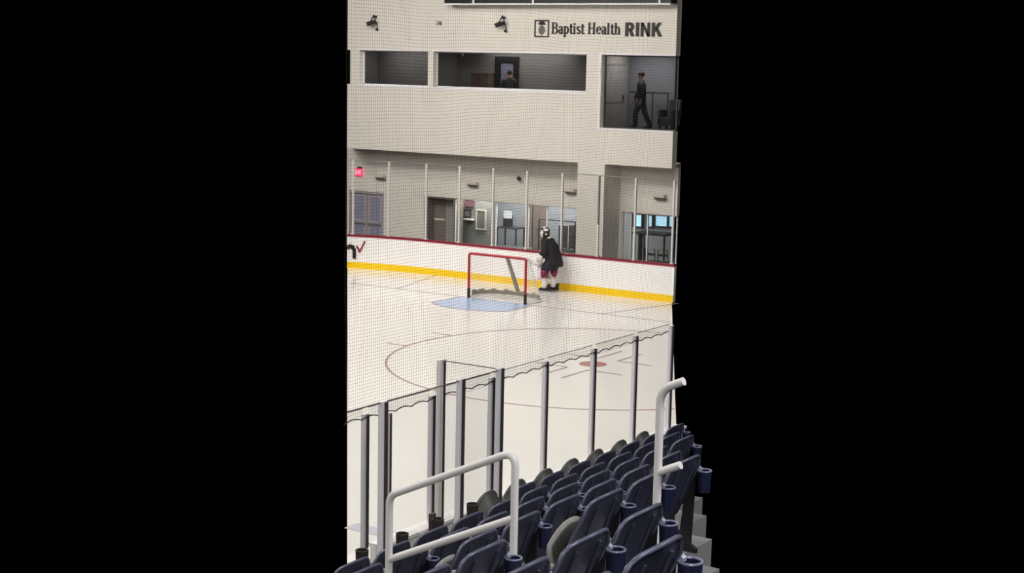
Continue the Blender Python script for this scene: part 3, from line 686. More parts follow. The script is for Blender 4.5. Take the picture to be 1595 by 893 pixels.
# ------------------------------------------------------------------ goal
gt = thing('hockey_goal', (0, 0, 0), 'red framed hockey goal with white net on the blue crease', 'goal')
ZB = 1.25; XP = 0.945
mb = MB(); mb.tube([(-XP, 0, 0.27), (-XP, 0, ZB-0.06), (-XP+0.02, 0, ZB-0.015), (-XP+0.06, 0, ZB), (XP-0.06, 0, ZB), (XP-0.02, 0, ZB-0.015), (XP, 0, ZB-0.06), (XP, 0, 0.27)], 0.037, 12); obj('post_frame', mb, m_goalred, gt, smooth=True)
for s in (-1, 1): mb = MB(); mb.tube([(s*XP, 0, 0.0), (s*XP, 0, 0.27)], 0.045, 12); obj('post_base', mb, m_goalblack, gt, smooth=True)
def bez(P, n):
    out = []
    for i in range(n+1):
        t = i/n; q = [Vector(p) for p in P]
        while len(q) > 1: q = [q[k].lerp(q[k+1], t) for k in range(len(q)-1)]
        out.append(q[0])
    return out
def half(P, n):
    a = bez(P, n); return a + [Vector((-p.x, p.y, p.z)) for p in a[::-1][1:]]
BASE = half([(-XP, 0.03, 0.03), (-1.3, 0.75, 0.03), (-0.85, 1.12, 0.03), (0, 1.12, 0.03)], 16)
TOP = half([(-XP, 0.03, ZB-0.03), (-0.98, 0.4, ZB-0.03), (-0.55, 0.47, ZB-0.05), (0, 0.47, ZB-0.05)], 16)
mb = MB(); mb.tube(BASE, 0.022, 8); obj('base_frame', mb, m_white, gt, smooth=True)
mb = MB(); mb.tube(TOP, 0.014, 8); obj('top_shelf_frame', mb, m_white, gt, smooth=True)
mb = MB()
def skirt(u, v):
    i = (0.07+0.71*u)*(len(BASE)-1); k = min(int(i), len(BASE)-2); p = BASE[k].lerp(BASE[k+1], i-k); q = TOP[k].lerp(TOP[k+1], i-k)
    w = 0.03*math.sin(u*40)+0.015*math.sin(u*93)
    return (p+(q-p)*(0.01+v*(0.1+w*0.7)) - Vector((0, 0.02+0.015*math.sin(u*60), 0)), (p.x, p.y-0.3, 0.02))
mb.shell(skirt, 64, 3, 0.03); obj('net_skirt', mb, m_goalpad, gt, smooth='all')
mb = MB(); mb.prism([(-0.06, 1.07, 0.08), (0.06, 1.07, 0.08), (0.05, 0.44, ZB-0.06), (-0.05, 0.44, ZB-0.06)], (0, 0.06, 0.03)); o = obj('centre_post_pad', mb, m_goalpad, gt, bevel=0.02)
mb = MB()
NU = 44
cols = []
for i in range(NU+1):
    f = i/NU*(len(BASE)-1); k = min(int(f), len(BASE)-2); b = BASE[k].lerp(BASE[k+1], f-k); tp = TOP[k].lerp(TOP[k+1], f-k)
    col = [tp.lerp(b, j/22) + Vector((0, 0.05*math.sin(PI*j/22), 0)) for j in range(23)]
    cols.append(col); mb.tube(col[::2], 0.0028, 3)
for j in range(0, 23): mb.tube([c[j] for c in cols], 0.0028, 3)
for i in range(0, NU+1, 2): mb.tube([cols[i][0], Vector((cols[i][0].x*0.98, 0.0, ZB))], 0.0028, 3)
for q in (0.12, 0.24, 0.36): mb.tube([(-XP+q*0.12, q, ZB-0.01), (XP-q*0.12, q, ZB-0.01)], 0.0028, 3)
obj('net', mb, m_goalnet, gt)

# ------------------------------------------------------------------ people
def skin(name, V, E, m, parent, sub=2, root=0):
    # V: list of (world pos, radius); grown with a skin modifier and baked to a plain mesh
    o0 = OFF[parent.name]
    me = bpy.data.meshes.new(name); me.from_pydata([tuple(Vector(p)-o0) for p, r in V], E, [])
    o = bpy.data.objects.new(name, me); COL.objects.link(o)
    o.modifiers.new('skin', 'SKIN'); sk = me.skin_vertices[0].data
    for i, (p, r) in enumerate(V): sk[i].radius = (r, r) if not isinstance(r, tuple) else r; sk[i].use_root = (i == root)
    s = o.modifiers.new('sub', 'SUBSURF'); s.levels = sub; s.render_levels = sub
    dg = bpy.context.evaluated_depsgraph_get(); dg.update()
    nm = bpy.data.meshes.new_from_object(o.evaluated_get(dg)); o.modifiers.clear(); o.data = nm; nm.name = name
    nm.materials.clear(); nm.materials.append(m)
    nm.polygons.foreach_set('use_smooth', [True]*len(nm.polygons)); nm.update()
    bpy.data.meshes.remove(me)
    o.parent = parent; OFF[o.name] = o0
    return o
def frame(base, deg):
    f = Vector((math.cos(math.radians(deg)), math.sin(math.radians(deg)), 0)); l = Vector((-f.y, f.x, 0)); b = Vector(base)
    return lambda a, s, c: b + f*a + l*s + Vector((0, 0, c))
def ellip(mb, c, rx, ry, rz, P, n=14, m=10):
    vs = []; fs = []
    for j in range(m+1):
        th = PI*j/m
        for k in range(n):
            ph = 2*PI*k/n; vs.append(P(c[0]+rx*math.sin(th)*math.cos(ph), c[1]+ry*math.sin(th)*math.sin(ph), c[2]+rz*math.cos(th)))
    for j in range(m):
        for k in range(n): fs.append((j*n+k, j*n+(k+1) % n, (j+1)*n+(k+1) % n, (j+1)*n+k))
    mb.add(vs, fs)
def loft(mb, P, rings, n=14):
    # rings: (centre a,s,c, half-depth, half-width, tilt)
    vs = []; fs = []
    for (a, s, c, ra, rs, ti) in rings:
        for k in range(n):
            ph = 2*PI*k/n; x = math.copysign(abs(math.cos(ph))**0.75, math.cos(ph))*ra; y = math.copysign(abs(math.sin(ph))**0.75, math.sin(ph))*rs
            vs.append(P(a+x*math.cos(ti), s+y, c+x*math.sin(ti)))
    m = len(rings)
    for j in range(m-1):
        for k in range(n): fs.append((j*n+k, j*n+(k+1) % n, (j+1)*n+(k+1) % n, (j+1)*n+k))
    fs += [list(range(n))[::-1], [(m-1)*n+k for k in range(n)]]
    mb.add(vs, fs)

gb = onZ(863, 452.5, 0); gb = Vector((0.22, 2.42, 0))
gk = thing('person', gb, 'goalie in black jersey and white masked helmet skating along the end boards', 'person')
P = frame(gb, 187)
# joints: forward, left, up
feet = {1: (0.03, 0.14, 0.13), -1: (-0.12, -0.14, 0.13)}
knee = {1: (0.14, 0.15, 0.55), -1: (0.0, -0.15, 0.55)}
hip = {1: (-0.06, 0.11, 0.95), -1: (-0.1, -0.11, 0.95)}
V = [(P(-0.1, 0, 1.0), 0.15), (P(-0.02, 0, 1.2), 0.145), (P(0.07, 0, 1.4), 0.16), (P(0.13, 0, 1.55), 0.075), (P(0.18, 0, 1.63), 0.075), (P(0.21, 0, 1.72), 0.085)]
E = [(0, 1), (1, 2), (2, 3), (3, 4), (4, 5)]
hands = {}
for s in (1, -1):
    n = len(V)
    V += [(P(*hip[s]), 0.1), (P(*knee[s]), 0.07), (P(*feet[s]), 0.05), (P(feet[s][0]+0.17, feet[s][1], 0.1), 0.04)]
    E += [(0, n), (n, n+1), (n+1, n+2), (n+2, n+3)]
    n = len(V)
    el = (0.04, 0.31*s, 1.17); wr = (0.19, 0.3*s, 1.0) if s == 1 else (0.27, 0.2*s, 1.0)
    V += [(P(0.09, 0.19*s, 1.46), 0.075), (P(*el), 0.052), (P(*wr), 0.038)]
    E += [(2, n), (n, n+1), (n+1, n+2)]; hands[s] = (n+2, wr)
    # palm and five fingers
    w = Vector(wr); q = len(V)
    V.append((P(w.x+0.08, w.y-0.01*s, w.z-0.06), 0.038)); E.append((n+2, q))
    for k in range(4):
        o = (k-1.5)*0.022; L = (0.05, 0.06, 0.055, 0.045)[k]
        a = len(V); V += [(P(w.x+0.11, w.y+o, w.z-0.08), 0.011), (P(w.x+0.11+L, w.y+o*1.2, w.z-0.12), 0.01), (P(w.x+0.10+L, w.y+o*1.2, w.z-0.16), 0.009)]
        E += [(q, a), (a, a+1), (a+1, a+2)]
    a = len(V); V += [(P(w.x+0.07, w.y-0.045*s, w.z-0.05), 0.012), (P(w.x+0.11, w.y-0.07*s, w.z-0.08), 0.01)]; E += [(q, a), (a, a+1)]
skin('body', V, E, m_skin, gk)
# jersey: loose loft over torso plus sleeves
mb = MB(); loft(mb, P, [(-0.13, 0, 0.8, 0.23, 0.26, 0.2), (-0.11, 0, 0.9, 0.24, 0.275, 0.15), (-0.06, 0, 1.08, 0.235, 0.275, 0.1), (0.0, 0, 1.26, 0.23, 0.28, 0.1), (0.05, 0, 1.4, 0.215, 0.28, 0.15), (0.09, 0, 1.5, 0.175, 0.23, 0.2), (0.12, 0, 1.57, 0.11, 0.13, 0.25)], 20)
obj('jersey', mb, m_jersey, gk, smooth='all')
for s in (1, -1):
    w = hands[s][1]
    mb = MB(); mb.tube([P(0.08, 0.15*s, 1.47), P(0.08, 0.25*s, 1.36), P(0.04, 0.32*s, 1.2), P(0.12, 0.3*s, 1.09), P(w[0]-0.02, w[1], w[2]+0.02)], [0.11, 0.115, 0.11, 0.1, 0.085], 14); obj('sleeve', mb, m_jersey, gk, smooth='all')
mb = MB(); loft(mb, P, [(0.12, 0, 1.5, 0.09, 0.1, 0.2), (0.16, 0, 1.6, 0.085, 0.09, 0.2), (0.18, 0, 1.66, 0.085, 0.09, 0.2)], 14); obj('neck_guard', mb, m_jersey, gk, smooth='all')
mb = MB(); mb.tube([P(0.02, -0.08, 1.58), P(0.02, 0.0, 1.585), P(0.04, 0.1, 1.57)], 0.025, 8); obj('collar', mb, m_white, gk, smooth='all')
# pants
mb = MB(); loft(mb, P, [(-0.1, 0, 0.78, 0.18, 0.24, 0), (-0.1, 0, 0.9, 0.19, 0.25, 0), (-0.1, 0, 1.02, 0.17, 0.22, 0)], 18)
for s in (1, -1):
    h, k = hip[s], knee[s]
    mb.tube([P(h[0], h[1], 0.92), P((h[0]+k[0])/2, (h[1]+k[1])/2+0.02*s, 0.76), P(k[0]*0.85+h[0]*0.15, k[1]*1.05, 0.63)], [0.15, 0.145, 0.13], 14)
obj('pants', mb, m_pants, gk, smooth='all')
# leg pads, skates
for s in (1, -1):
    k, f = knee[s], feet[s]
    mb = MB(); loft(mb, P, [(f[0]+0.1, f[1], 0.14, 0.07, 0.11, 0.3), (f[0]+0.07, f[1], 0.19, 0.09, 0.13, 0.3), (f[0]+0.05, f[1], 0.3, 0.09, 0.14, 0.1), ((k[0]+f[0])/2+0.07, k[1], 0.42, 0.09, 0.145, -0.1), (k[0]+0.08, k[1], 0.56, 0.095, 0.15, -0.2), (k[0]+0.1, k[1], 0.68, 0.075, 0.145, -0.1), (k[0]+0.1, k[1], 0.8, 0.05, 0.13, 0)], 18)
    lp = obj('leg_pad', mb, m_pad, gk, smooth='all')
    mb = MB(); loft(mb, P, [(k[0]-0.02, k[1]+0.02*s, 0.44, 0.085, 0.13, 0), (k[0]-0.03, k[1]+0.02*s, 0.54, 0.095, 0.145, 0), (k[0]-0.04, k[1]+0.02*s, 0.66, 0.09, 0.14, 0)], 14); OFF[lp.name] = OFF[gk.name]; obj('knee_wing', mb, m_maroon, lp, smooth='all')
    mb = MB(); loft(mb, P, [(k[0]+0.05, k[1], 0.38, 0.125, 0.16, -0.05), (k[0]+0.05, k[1], 0.43, 0.125, 0.16, -0.05)], 14); obj('pad_band', mb, m_padpink, lp, smooth='all')
    mb = MB(); loft(mb, P, [(f[0]+0.08, f[1], 0.05, 0.19, 0.055, 0), (f[0]+0.08, f[1], 0.1, 0.18, 0.06, 0), (f[0]+0.0, f[1], 0.17, 0.09, 0.06, 0), (f[0]-0.04, f[1], 0.24, 0.07, 0.06, 0)], 14); sk = obj('skate', mb, m_black, gk, smooth='all')
    OFF[sk.name] = OFF[gk.name]; mb = MB(); mb.prism([P(f[0]-0.1, f[1]-0.006, 0.0), P(f[0]+0.28, f[1]-0.006, 0.0), P(f[0]+0.26, f[1]-0.006, 0.055), P(f[0]-0.09, f[1]-0.006, 0.055)], P(0, 0.012, 0)-P(0, 0, 0)); obj('blade', mb, m_steel, sk)
# trapper on the near hand, blocker on the far hand
w = hands[1][1]
mb = MB(); ellip(mb, (w[0]+0.1, w[1]+0.03, w[2]-0.1), 0.16, 0.08, 0.14, P); ellip(mb, (w[0]+0.23, w[1]+0.02, w[2]-0.1), 0.09, 0.07, 0.1, P); tr = obj('catching_glove', mb, m_pad, gk, smooth='all'); OFF[tr.name] = OFF[gk.name]
mb = MB()
for k in range(5): mb.tube([P(w[0]+0.16, w[1]+0.1-0.03*k, w[2]-0.05), P(w[0]+0.25, w[1]+0.09-0.026*k, w[2]-0.08), P(w[0]+0.27, w[1]+0.085-0.024*k, w[2]-0.14), P(w[0]+0.21, w[1]+0.08-0.02*k, w[2]-0.18)], [0.019, 0.02, 0.019, 0.015], 8)
obj('glove_fingers', mb, m_pad, tr, smooth='all')
mb = MB(); loft(mb, P, [(w[0]+0.02, w[1]+0.02, w[2]-0.1, 0.1, 0.1, 0.3), (w[0]-0.02, w[1]+0.02, w[2]+0.06, 0.1, 0.105, 0.3), (w[0]-0.03, w[1]+0.02, w[2]+0.1, 0.095, 0.1, 0.3)], 14); obj('glove_cuff', mb, m_pad, tr, smooth='all')
w = hands[-1][1]
mb = MB(); loft(mb, P, [(w[0]+0.13, w[1]-0.04, w[2]-0.24, 0.03, 0.1, 0), (w[0]+0.16, w[1]-0.04, w[2]-0.05, 0.035, 0.105, 0), (w[0]+0.1, w[1]-0.04, w[2]+0.12, 0.03, 0.1, 0)], 12); obj('blocker', mb, m_pad, gk, smooth='all')
# helmet, cage, face
hc = (0.215, 0, 1.735)
mb = MB(); ellip(mb, (hc[0]-0.02, 0, hc[2]+0.02), 0.145, 0.125, 0.135, P, 20, 14); loft(mb, P, [(hc[0]-0.06, 0, hc[2]-0.12, 0.085, 0.1, 0.2), (hc[0]-0.04, 0, hc[2]-0.02, 0.115, 0.118, 0.1), (hc[0]-0.03, 0, hc[2]+0.05, 0.11, 0.11, 0)], 16); hm = obj('helmet', mb, m_dark, gk, smooth='all'); OFF[hm.name] = OFF[gk.name]
mb = MB()
for (a, s, c, r) in ((0.12, 0.0, 0.02, 1), ):
    vs = []; fs = []
    for j in range(7):
        for i in range(13):
            th = math.radians(-80+160*i/12); zz = -0.15+0.22*j/6; rr = 0.15 - 0.03*abs(j-3)/3
            vs.append(P(hc[0]-0.02+rr*math.cos(th), rr*0.9*math.sin(th), hc[2]+zz))
    for j in range(6):
        for i in range(12):
            if j in (3, 4) and 3 <= i <= 8: continue
            fs.append((j*13+i, j*13+i+1, (j+1)*13+i+1, (j+1)*13+i))
    mb.add(vs, fs)
mk = obj('face_mask', mb, m_pad, hm, smooth='all'); so = mk.modifiers.new('solid', 'SOLIDIFY'); so.thickness = 0.012
mb = MB()
for i in range(5):
    th = math.radians(-36+18*i); mb.tube([P(hc[0]+0.13*math.cos(th), 0.12*math.sin(th), hc[2]-0.05), P(hc[0]+0.125*math.cos(th), 0.12*math.sin(th), hc[2]+0.05)], 0.005, 6)
for zz in (-0.02, 0.02): mb.tube([P(hc[0]+0.135*math.cos(math.radians(a)), 0.125*math.sin(math.radians(a)), hc[2]+zz) for a in range(-50, 51, 10)], 0.005, 6)
obj('cage', mb, m_steel, hm)
mb = MB()
for (a, s, c, rx, ry, rz) in ((-0.07, 0.1, 0.06, 0.06, 0.03, 0.04), (0.02, 0.115, -0.01, 0.05, 0.03, 0.06), (-0.1, 0.09, -0.06, 0.03, 0.03, 0.03), (-0.12, 0.06, 0.06, 0.03, 0.05, 0.04), (-0.02, 0.05, 0.125, 0.06, 0.04, 0.03)): ellip(mb, (hc[0]+a, s, hc[2]+c), rx, ry, rz, P, 10, 8)
obj('white_flash', mb, m_pad, hm, smooth='all')
mb = MB(); ellip(mb, (hc[0]+0.09, 0, hc[2]-0.02), 0.025, 0.018, 0.025, P, 10, 8); ellip(mb, (hc[0]+0.075, 0.035, hc[2]+0.015), 0.02, 0.02, 0.012, P, 8, 6); ellip(mb, (hc[0]+0.075, -0.035, hc[2]+0.015), 0.02, 0.02, 0.012, P, 8, 6); ellip(mb, (hc[0]+0.075, 0, hc[2]-0.065), 0.02, 0.03, 0.01, P, 8, 6)
obj('face', mb, m_skin, hm, smooth='all')

def pedestrian(base, deg, label, h=1.75, walk=0.22):
    t = thing('person', base, label, 'person'); k = h/1.75
    F0 = frame(base, deg); P = lambda a, s, c: F0(a*k, s*k, c*k)
    V = [(P(0, 0, 0.93), 0.12), (P(0.01, 0, 1.12), 0.115), (P(0.02, 0, 1.34), 0.13), (P(0.02, 0, 1.48), 0.055), (P(0.04, 0, 1.58), 0.075), (P(0.045, 0, 1.66), 0.08)]; E = [(0, 1), (1, 2), (2, 3), (3, 4), (4, 5)]
    W = {}
    for s in (1, -1):
        n = len(V); w = walk*s
        V += [(P(0, 0.09*s, 0.9), 0.09), (P(w*0.6+0.03, 0.09*s, 0.49), 0.06), (P(w-0.06, 0.09*s, 0.08), 0.042), (P(w+0.12, 0.1*s, 0.04), 0.035)]; E += [(0, n), (n, n+1), (n+1, n+2), (n+2, n+3)]
        n = len(V); wr = (-w*0.7+0.12, 0.23*s, 0.9)
        V += [(P(0.01, 0.18*s, 1.39), 0.06), (P(-w*0.35-0.02, 0.23*s, 1.12), 0.045), (P(*wr), 0.03)]; E += [(2, n), (n, n+1), (n+1, n+2)]
        q = len(V); V.append((P(wr[0]+0.03, wr[1], wr[2]-0.07), 0.03)); E.append((n+2, q))
        for i in range(4):
            o = (i-1.5)*0.02; a = len(V); V += [(P(wr[0]+0.04+o, wr[1], wr[2]-0.12), 0.0095), (P(wr[0]+0.055+o, wr[1]-0.01*s, wr[2]-(0.16, 0.175, 0.17, 0.155)[i]), 0.008)]; E += [(q, a), (a, a+1)]
        a = len(V); V += [(P(wr[0]+0.07, wr[1]-0.01*s, wr[2]-0.06), 0.01), (P(wr[0]+0.09, wr[1]-0.02*s, wr[2]-0.1), 0.009)]; E += [(q, a), (a, a+1)]; W[s] = wr
    skin('body', V, E, m_skin, t)
    mb = MB(); loft(mb, P, [(0, 0, 0.86, 0.13, 0.19, 0), (0, 0, 1.0, 0.135, 0.185, 0), (0.01, 0, 1.2, 0.135, 0.19, 0), (0.02, 0, 1.38, 0.13, 0.21, 0), (0.02, 0, 1.46, 0.09, 0.14, 0), (0.02, 0, 1.5, 0.07, 0.07, 0)], 18)
    for s in (1, -1): mb.tube([P(0.01, 0.15*s, 1.4), P(0.0, 0.21*s, 1.33), P(-walk*s*0.35-0.02, 0.24*s, 1.12), P(W[s][0]-0.01, W[s][1], W[s][2]+0.04)], [0.08, 0.08, 0.065, 0.05], 12)
    obj('jacket', mb, m_coat, t, smooth='all')
    mb = MB(); loft(mb, P, [(0, 0, 0.82, 0.12, 0.17, 0), (0, 0, 0.96, 0.125, 0.175, 0)], 16)
    for s in (1, -1): mb.tube([P(0, 0.09*s, 0.9), P(walk*s*0.6+0.03, 0.09*s, 0.49), P(walk*s-0.06, 0.09*s, 0.09)], [0.11, 0.085, 0.07], 12)
    obj('trousers', mb, m_trouser, t, smooth='all')
    for s in (1, -1): mb = MB(); loft(mb, P, [(walk*s+0.03, 0.095*s, 0.0, 0.14, 0.05, 0), (walk*s+0.03, 0.095*s, 0.05, 0.13, 0.05, 0), (walk*s-0.03, 0.095*s, 0.1, 0.06, 0.045, 0)], 12); obj('shoe', mb, m_black, t, smooth='all')
    mb = MB(); ellip(mb, (0.025, 0, 1.675), 0.1, 0.088, 0.09, P); obj('hair', mb, m_hair, t, smooth='all')
    mb = MB(); ellip(mb, (0.14, 0, 1.605), 0.02, 0.014, 0.022, P, 8, 6); ellip(mb, (0.115, 0.032, 1.63), 0.012, 0.014, 0.008, P, 8, 6); ellip(mb, (0.115, -0.032, 1.63), 0.012, 0.014, 0.008, P, 8, 6); ellip(mb, (0.12, 0, 1.56), 0.012, 0.024, 0.007, P, 8, 6)
    for s in (1, -1): ellip(mb, (0.04, 0.085*s, 1.61), 0.022, 0.012, 0.034, P, 8, 6)
    obj('face', mb, m_skin, t, smooth='all')
q = onY(998, 195, 6.75); pedestrian((q.x, 6.75, 4.6), 200, 'person in dark clothes walking behind the big upper right window', 1.72)
q = onY(796, 135, 6.55)
pedestrian((q.x, 6.45, 4.755), 120, 'person in dark clothes beside the black door in the long upper window', 1.5, 0.05)

# ------------------------------------------------------------------ side boards and near glass
yA, yB = POLY_L0.y+0.4, POLY_R0.y-0.2
st = thing('side_boards', (XS, (yA+yB)/2, 0), 'white side boards under the near rink glass', 'boards')
mb = MB(); mb.box(XS-0.04, yA, 0, XS+0.1, yB, 1.03); obj('board_panel', mb, m_board, st)
mb = MB(); mb.box(XS-0.06, yA, 1.03, XS+0.16, yB, 1.07); obj('cap_rail', mb, m_board, st)
mb = MB(); mb.box(XS-0.05, yA, 0, XS-0.04, yB, 0.2); obj('kick_plate', mb, m_kick, st)
def near_post(par, X, Y, z0, z1, hw=0.04, flat=False):
    mb = MB(); mb.box(X-0.032, Y-hw, z0, X+0.022, Y+hw, z1); u = obj('upright', mb, m_whitepost if flat else m_nearpost, par, bevel=0.006); OFF[u.name] = OFF[par.name]
    mb = MB(); mb.box(X+0.022, Y-hw*(0.15 if not flat else -0.3), z0, X+0.032, Y+hw*0.98, z1-0.01); obj('edge_strip', mb, m_postdark, u)  # darker strip along the post face towards the seats
    return u
def pane_part(par, box, edge, em):
    mb = MB(); mb.box(*box); g = obj('glass_pane', mb, m_glass, par); OFF[g.name] = OFF[par.name]
    mb = MB(); mb.box(*edge); obj('top_edge', mb, em, g)
side_px = [(569, 645), (673, 616), (766, 588), (850, 563), (925, 543), (990, 523), (1046, 507)]
side = [onX(x, y, XS+0.03) for x, y in side_px]
sgl = thing('side_glass', (XS+0.03, -18, 1.07), 'clear side glass with dark edged aluminium uprights along the side boards', 'rink glass')
for i, p in enumerate(side): near_post(sgl, XS+0.03, p.y, 1.07, p.z)
ys = [onX(541, 650, XS+0.03).y] + [p.y for p in side]
zTop = 2.72
for i in range(len(ys)-1):
    a, b = ys[i]+(0.05 if i else 0), ys[i+1]-0.05
    pane_part(sgl, (XS+0.024, a, 1.072, XS+0.036, b, zTop), (XS+0.022, a, zTop, XS+0.038, b, zTop+0.006), m_glassedge)
p = onX(605.5, 643, XS+0.03); u = near_post(sgl, XS+0.03, p.y, 1.07, p.z, 0.025); u['label'] = 'thin shorter upright'
# bench box glass, closer to the stands
XN = 14.3; zN = 3.2
npts = [onX(x, y, XN) for x, y in ((597, 625), (718, 590), (779, 573))]
yl = onX(541, 640, XN).y; yc = npts[2].y+0.03
bg = thing('bench_glass', (XN, yc-1.5, 0.0), 'taller glass box corner by the seats with aluminium uprights and a pale square post', 'rink glass')
for i, p in enumerate(npts): near_post(bg, XN, p.y, 0.0, p.z, 0.046)
ys = [yl] + [p.y for p in npts]
for i in range(3):
    a, b = ys[i]+(0.05 if i else 0), ys[i+1]-0.05
    pane_part(bg, (XN-0.006, a, 0.05, XN+0.006, b, zN-0.01), (XN-0.007, a, zN-0.01, XN+0.007, b, zN-0.002), m_postdark)
d = ray(687.5, 560); tt = (yc-CAM[1])/d[1]; ps = Vector(CAM)+tt*d
u = near_post(bg, ps.x, yc, 0.0, ps.z, 0.05, flat=True); u['label'] = 'pale square post, the tallest upright'
pane_part(bg, (ps.x+0.04, yc-0.006, 0.05, XN-0.04, yc+0.006, zN-0.01), (ps.x+0.04, yc-0.008, zN-0.01, XN-0.04, yc+0.008, zN), m_glassedge)
# grey chairs on the floor behind the bench glass
for i, (x, y, w) in enumerate(((757, 771, 'right one, largest in view'), (704, 797, 'left one, partly hidden by seat backs'))):
    p = onX(x, y, 13.75); zt = p.z; yy = p.y
    t = thing('grey_chair', (13.75, yy, 0.55), 'grey plastic chair behind the bench glass, ' + w, 'chair', 'grey chairs behind the bench glass')
    mb = MB(); mb.box(13.5, yy-0.2, 0.98, 13.9, yy+0.2, 1.03); obj('seat', mb, m_plasgrey, t, bevel=0.015)
    mb = MB(); mb.prism([(13.86, yy-0.24, 1.05), (13.86, yy+0.24, 1.05), (13.92, yy+0.23, zt-0.05), (13.92, yy+0.17, zt), (13.92, yy-0.17, zt), (13.92, yy-0.23, zt-0.05)], (0.04, 0, 0)); obj('backrest', mb, m_plasgrey, t, bevel=0.012)
    for a in (13.52, 13.86):
        for b in (-0.18, 0.15): mb = MB(); mb.box(a, yy+b, 0.55, a+0.03, yy+b+0.03, 0.99); obj('leg', mb, m_dark, t)
mb = MB(); mb.box(13.12, yA, 0.45, XN-0.06, yc+0.6, 0.55); struct(obj('floor_bench', mb, m_concrete))

# ------------------------------------------------------------------ protective netting above the side glass
XNET = 13.1
ya, yb = onX(541, 300, XNET).y-0.02, onX(1048, 300, XNET).y+0.05
zlo, zhi = 2.62, 8.15
mb = MB(); s = 0.0388
ny = int((yb-ya)/s); nz = int((zhi-zlo)/s)
wob = lambda y, z: 0.012*math.sin(y*2.3+z*1.1)+0.008*math.sin(y*5.1-z*1.7)
wz = lambda y, z: 0.014*math.sin(y*1.7+0.4*z)+0.006*math.sin(y*4.3+z)
for i in range(ny+1):
    y = ya+i*s; mb.tube([(XNET+wob(y, z), y+0.006*math.sin(z*2.1+y*3), z+wz(y, z)) for z in [zlo+(zhi-zlo)*j/12 for j in range(13)]], 0.00115, 3, caps=False)
for j in range(nz+1):
    z = zlo+j*s; mb.tube([(XNET+wob(y, z), y+0.006*math.sin(z*2.1+y*3), z+wz(y, z)) for y in [ya+(yb-ya)*i/36 for i in range(37)]], 0.00125, 3, caps=False)
nt_ = thing('safety_net', (XNET, (ya+yb)/2, zlo), 'fine dark safety netting hanging over the side glass across the view', 'net')
obj('mesh', mb, m_net, nt_)
mb = MB(); pts = []
n = 340
for i in range(n+1):
    y = ya+(yb-ya)*i/n; zz = 2.61+0.03*abs(math.sin((y-ya)*PI/0.31))+0.006*math.sin(y*3); pts.append((XNET-0.015, y, zz))
mb.tube(pts, 0.007, 6); obj('edge_rope', mb, m_rope, nt_, smooth='all')

# ------------------------------------------------------------------ stands
ROWS = [  # X, bracket z
    (15.3, 2.216), (16.2, 2.595), (17.2, 3.035), (18.2, 3.48), (19.2, 3.95), (20.2, 4.35), (21.2, 4.8)]
TR = 0.64
mb = MB(); yN, yF = -31.2, -17.8
tz = [z-TR for X, z in ROWS]
for i, (X, z) in enumerate(ROWS):
    x0 = 14.75 if i == 0 else X-0.62; x1 = (ROWS[i+1][0]-0.62) if i+1 < len(ROWS) else X+0.5
    y0 = onX(541, 893, X).y-0.2; y1 = onX(1049, 700, X).y+0.0
    mb.box(x0, y0, 0.0, x1, y1, tz[i])
struct(obj('floor_stands', mb, m_concrete), 'stepped concrete floor of the seating stands', 'stand')

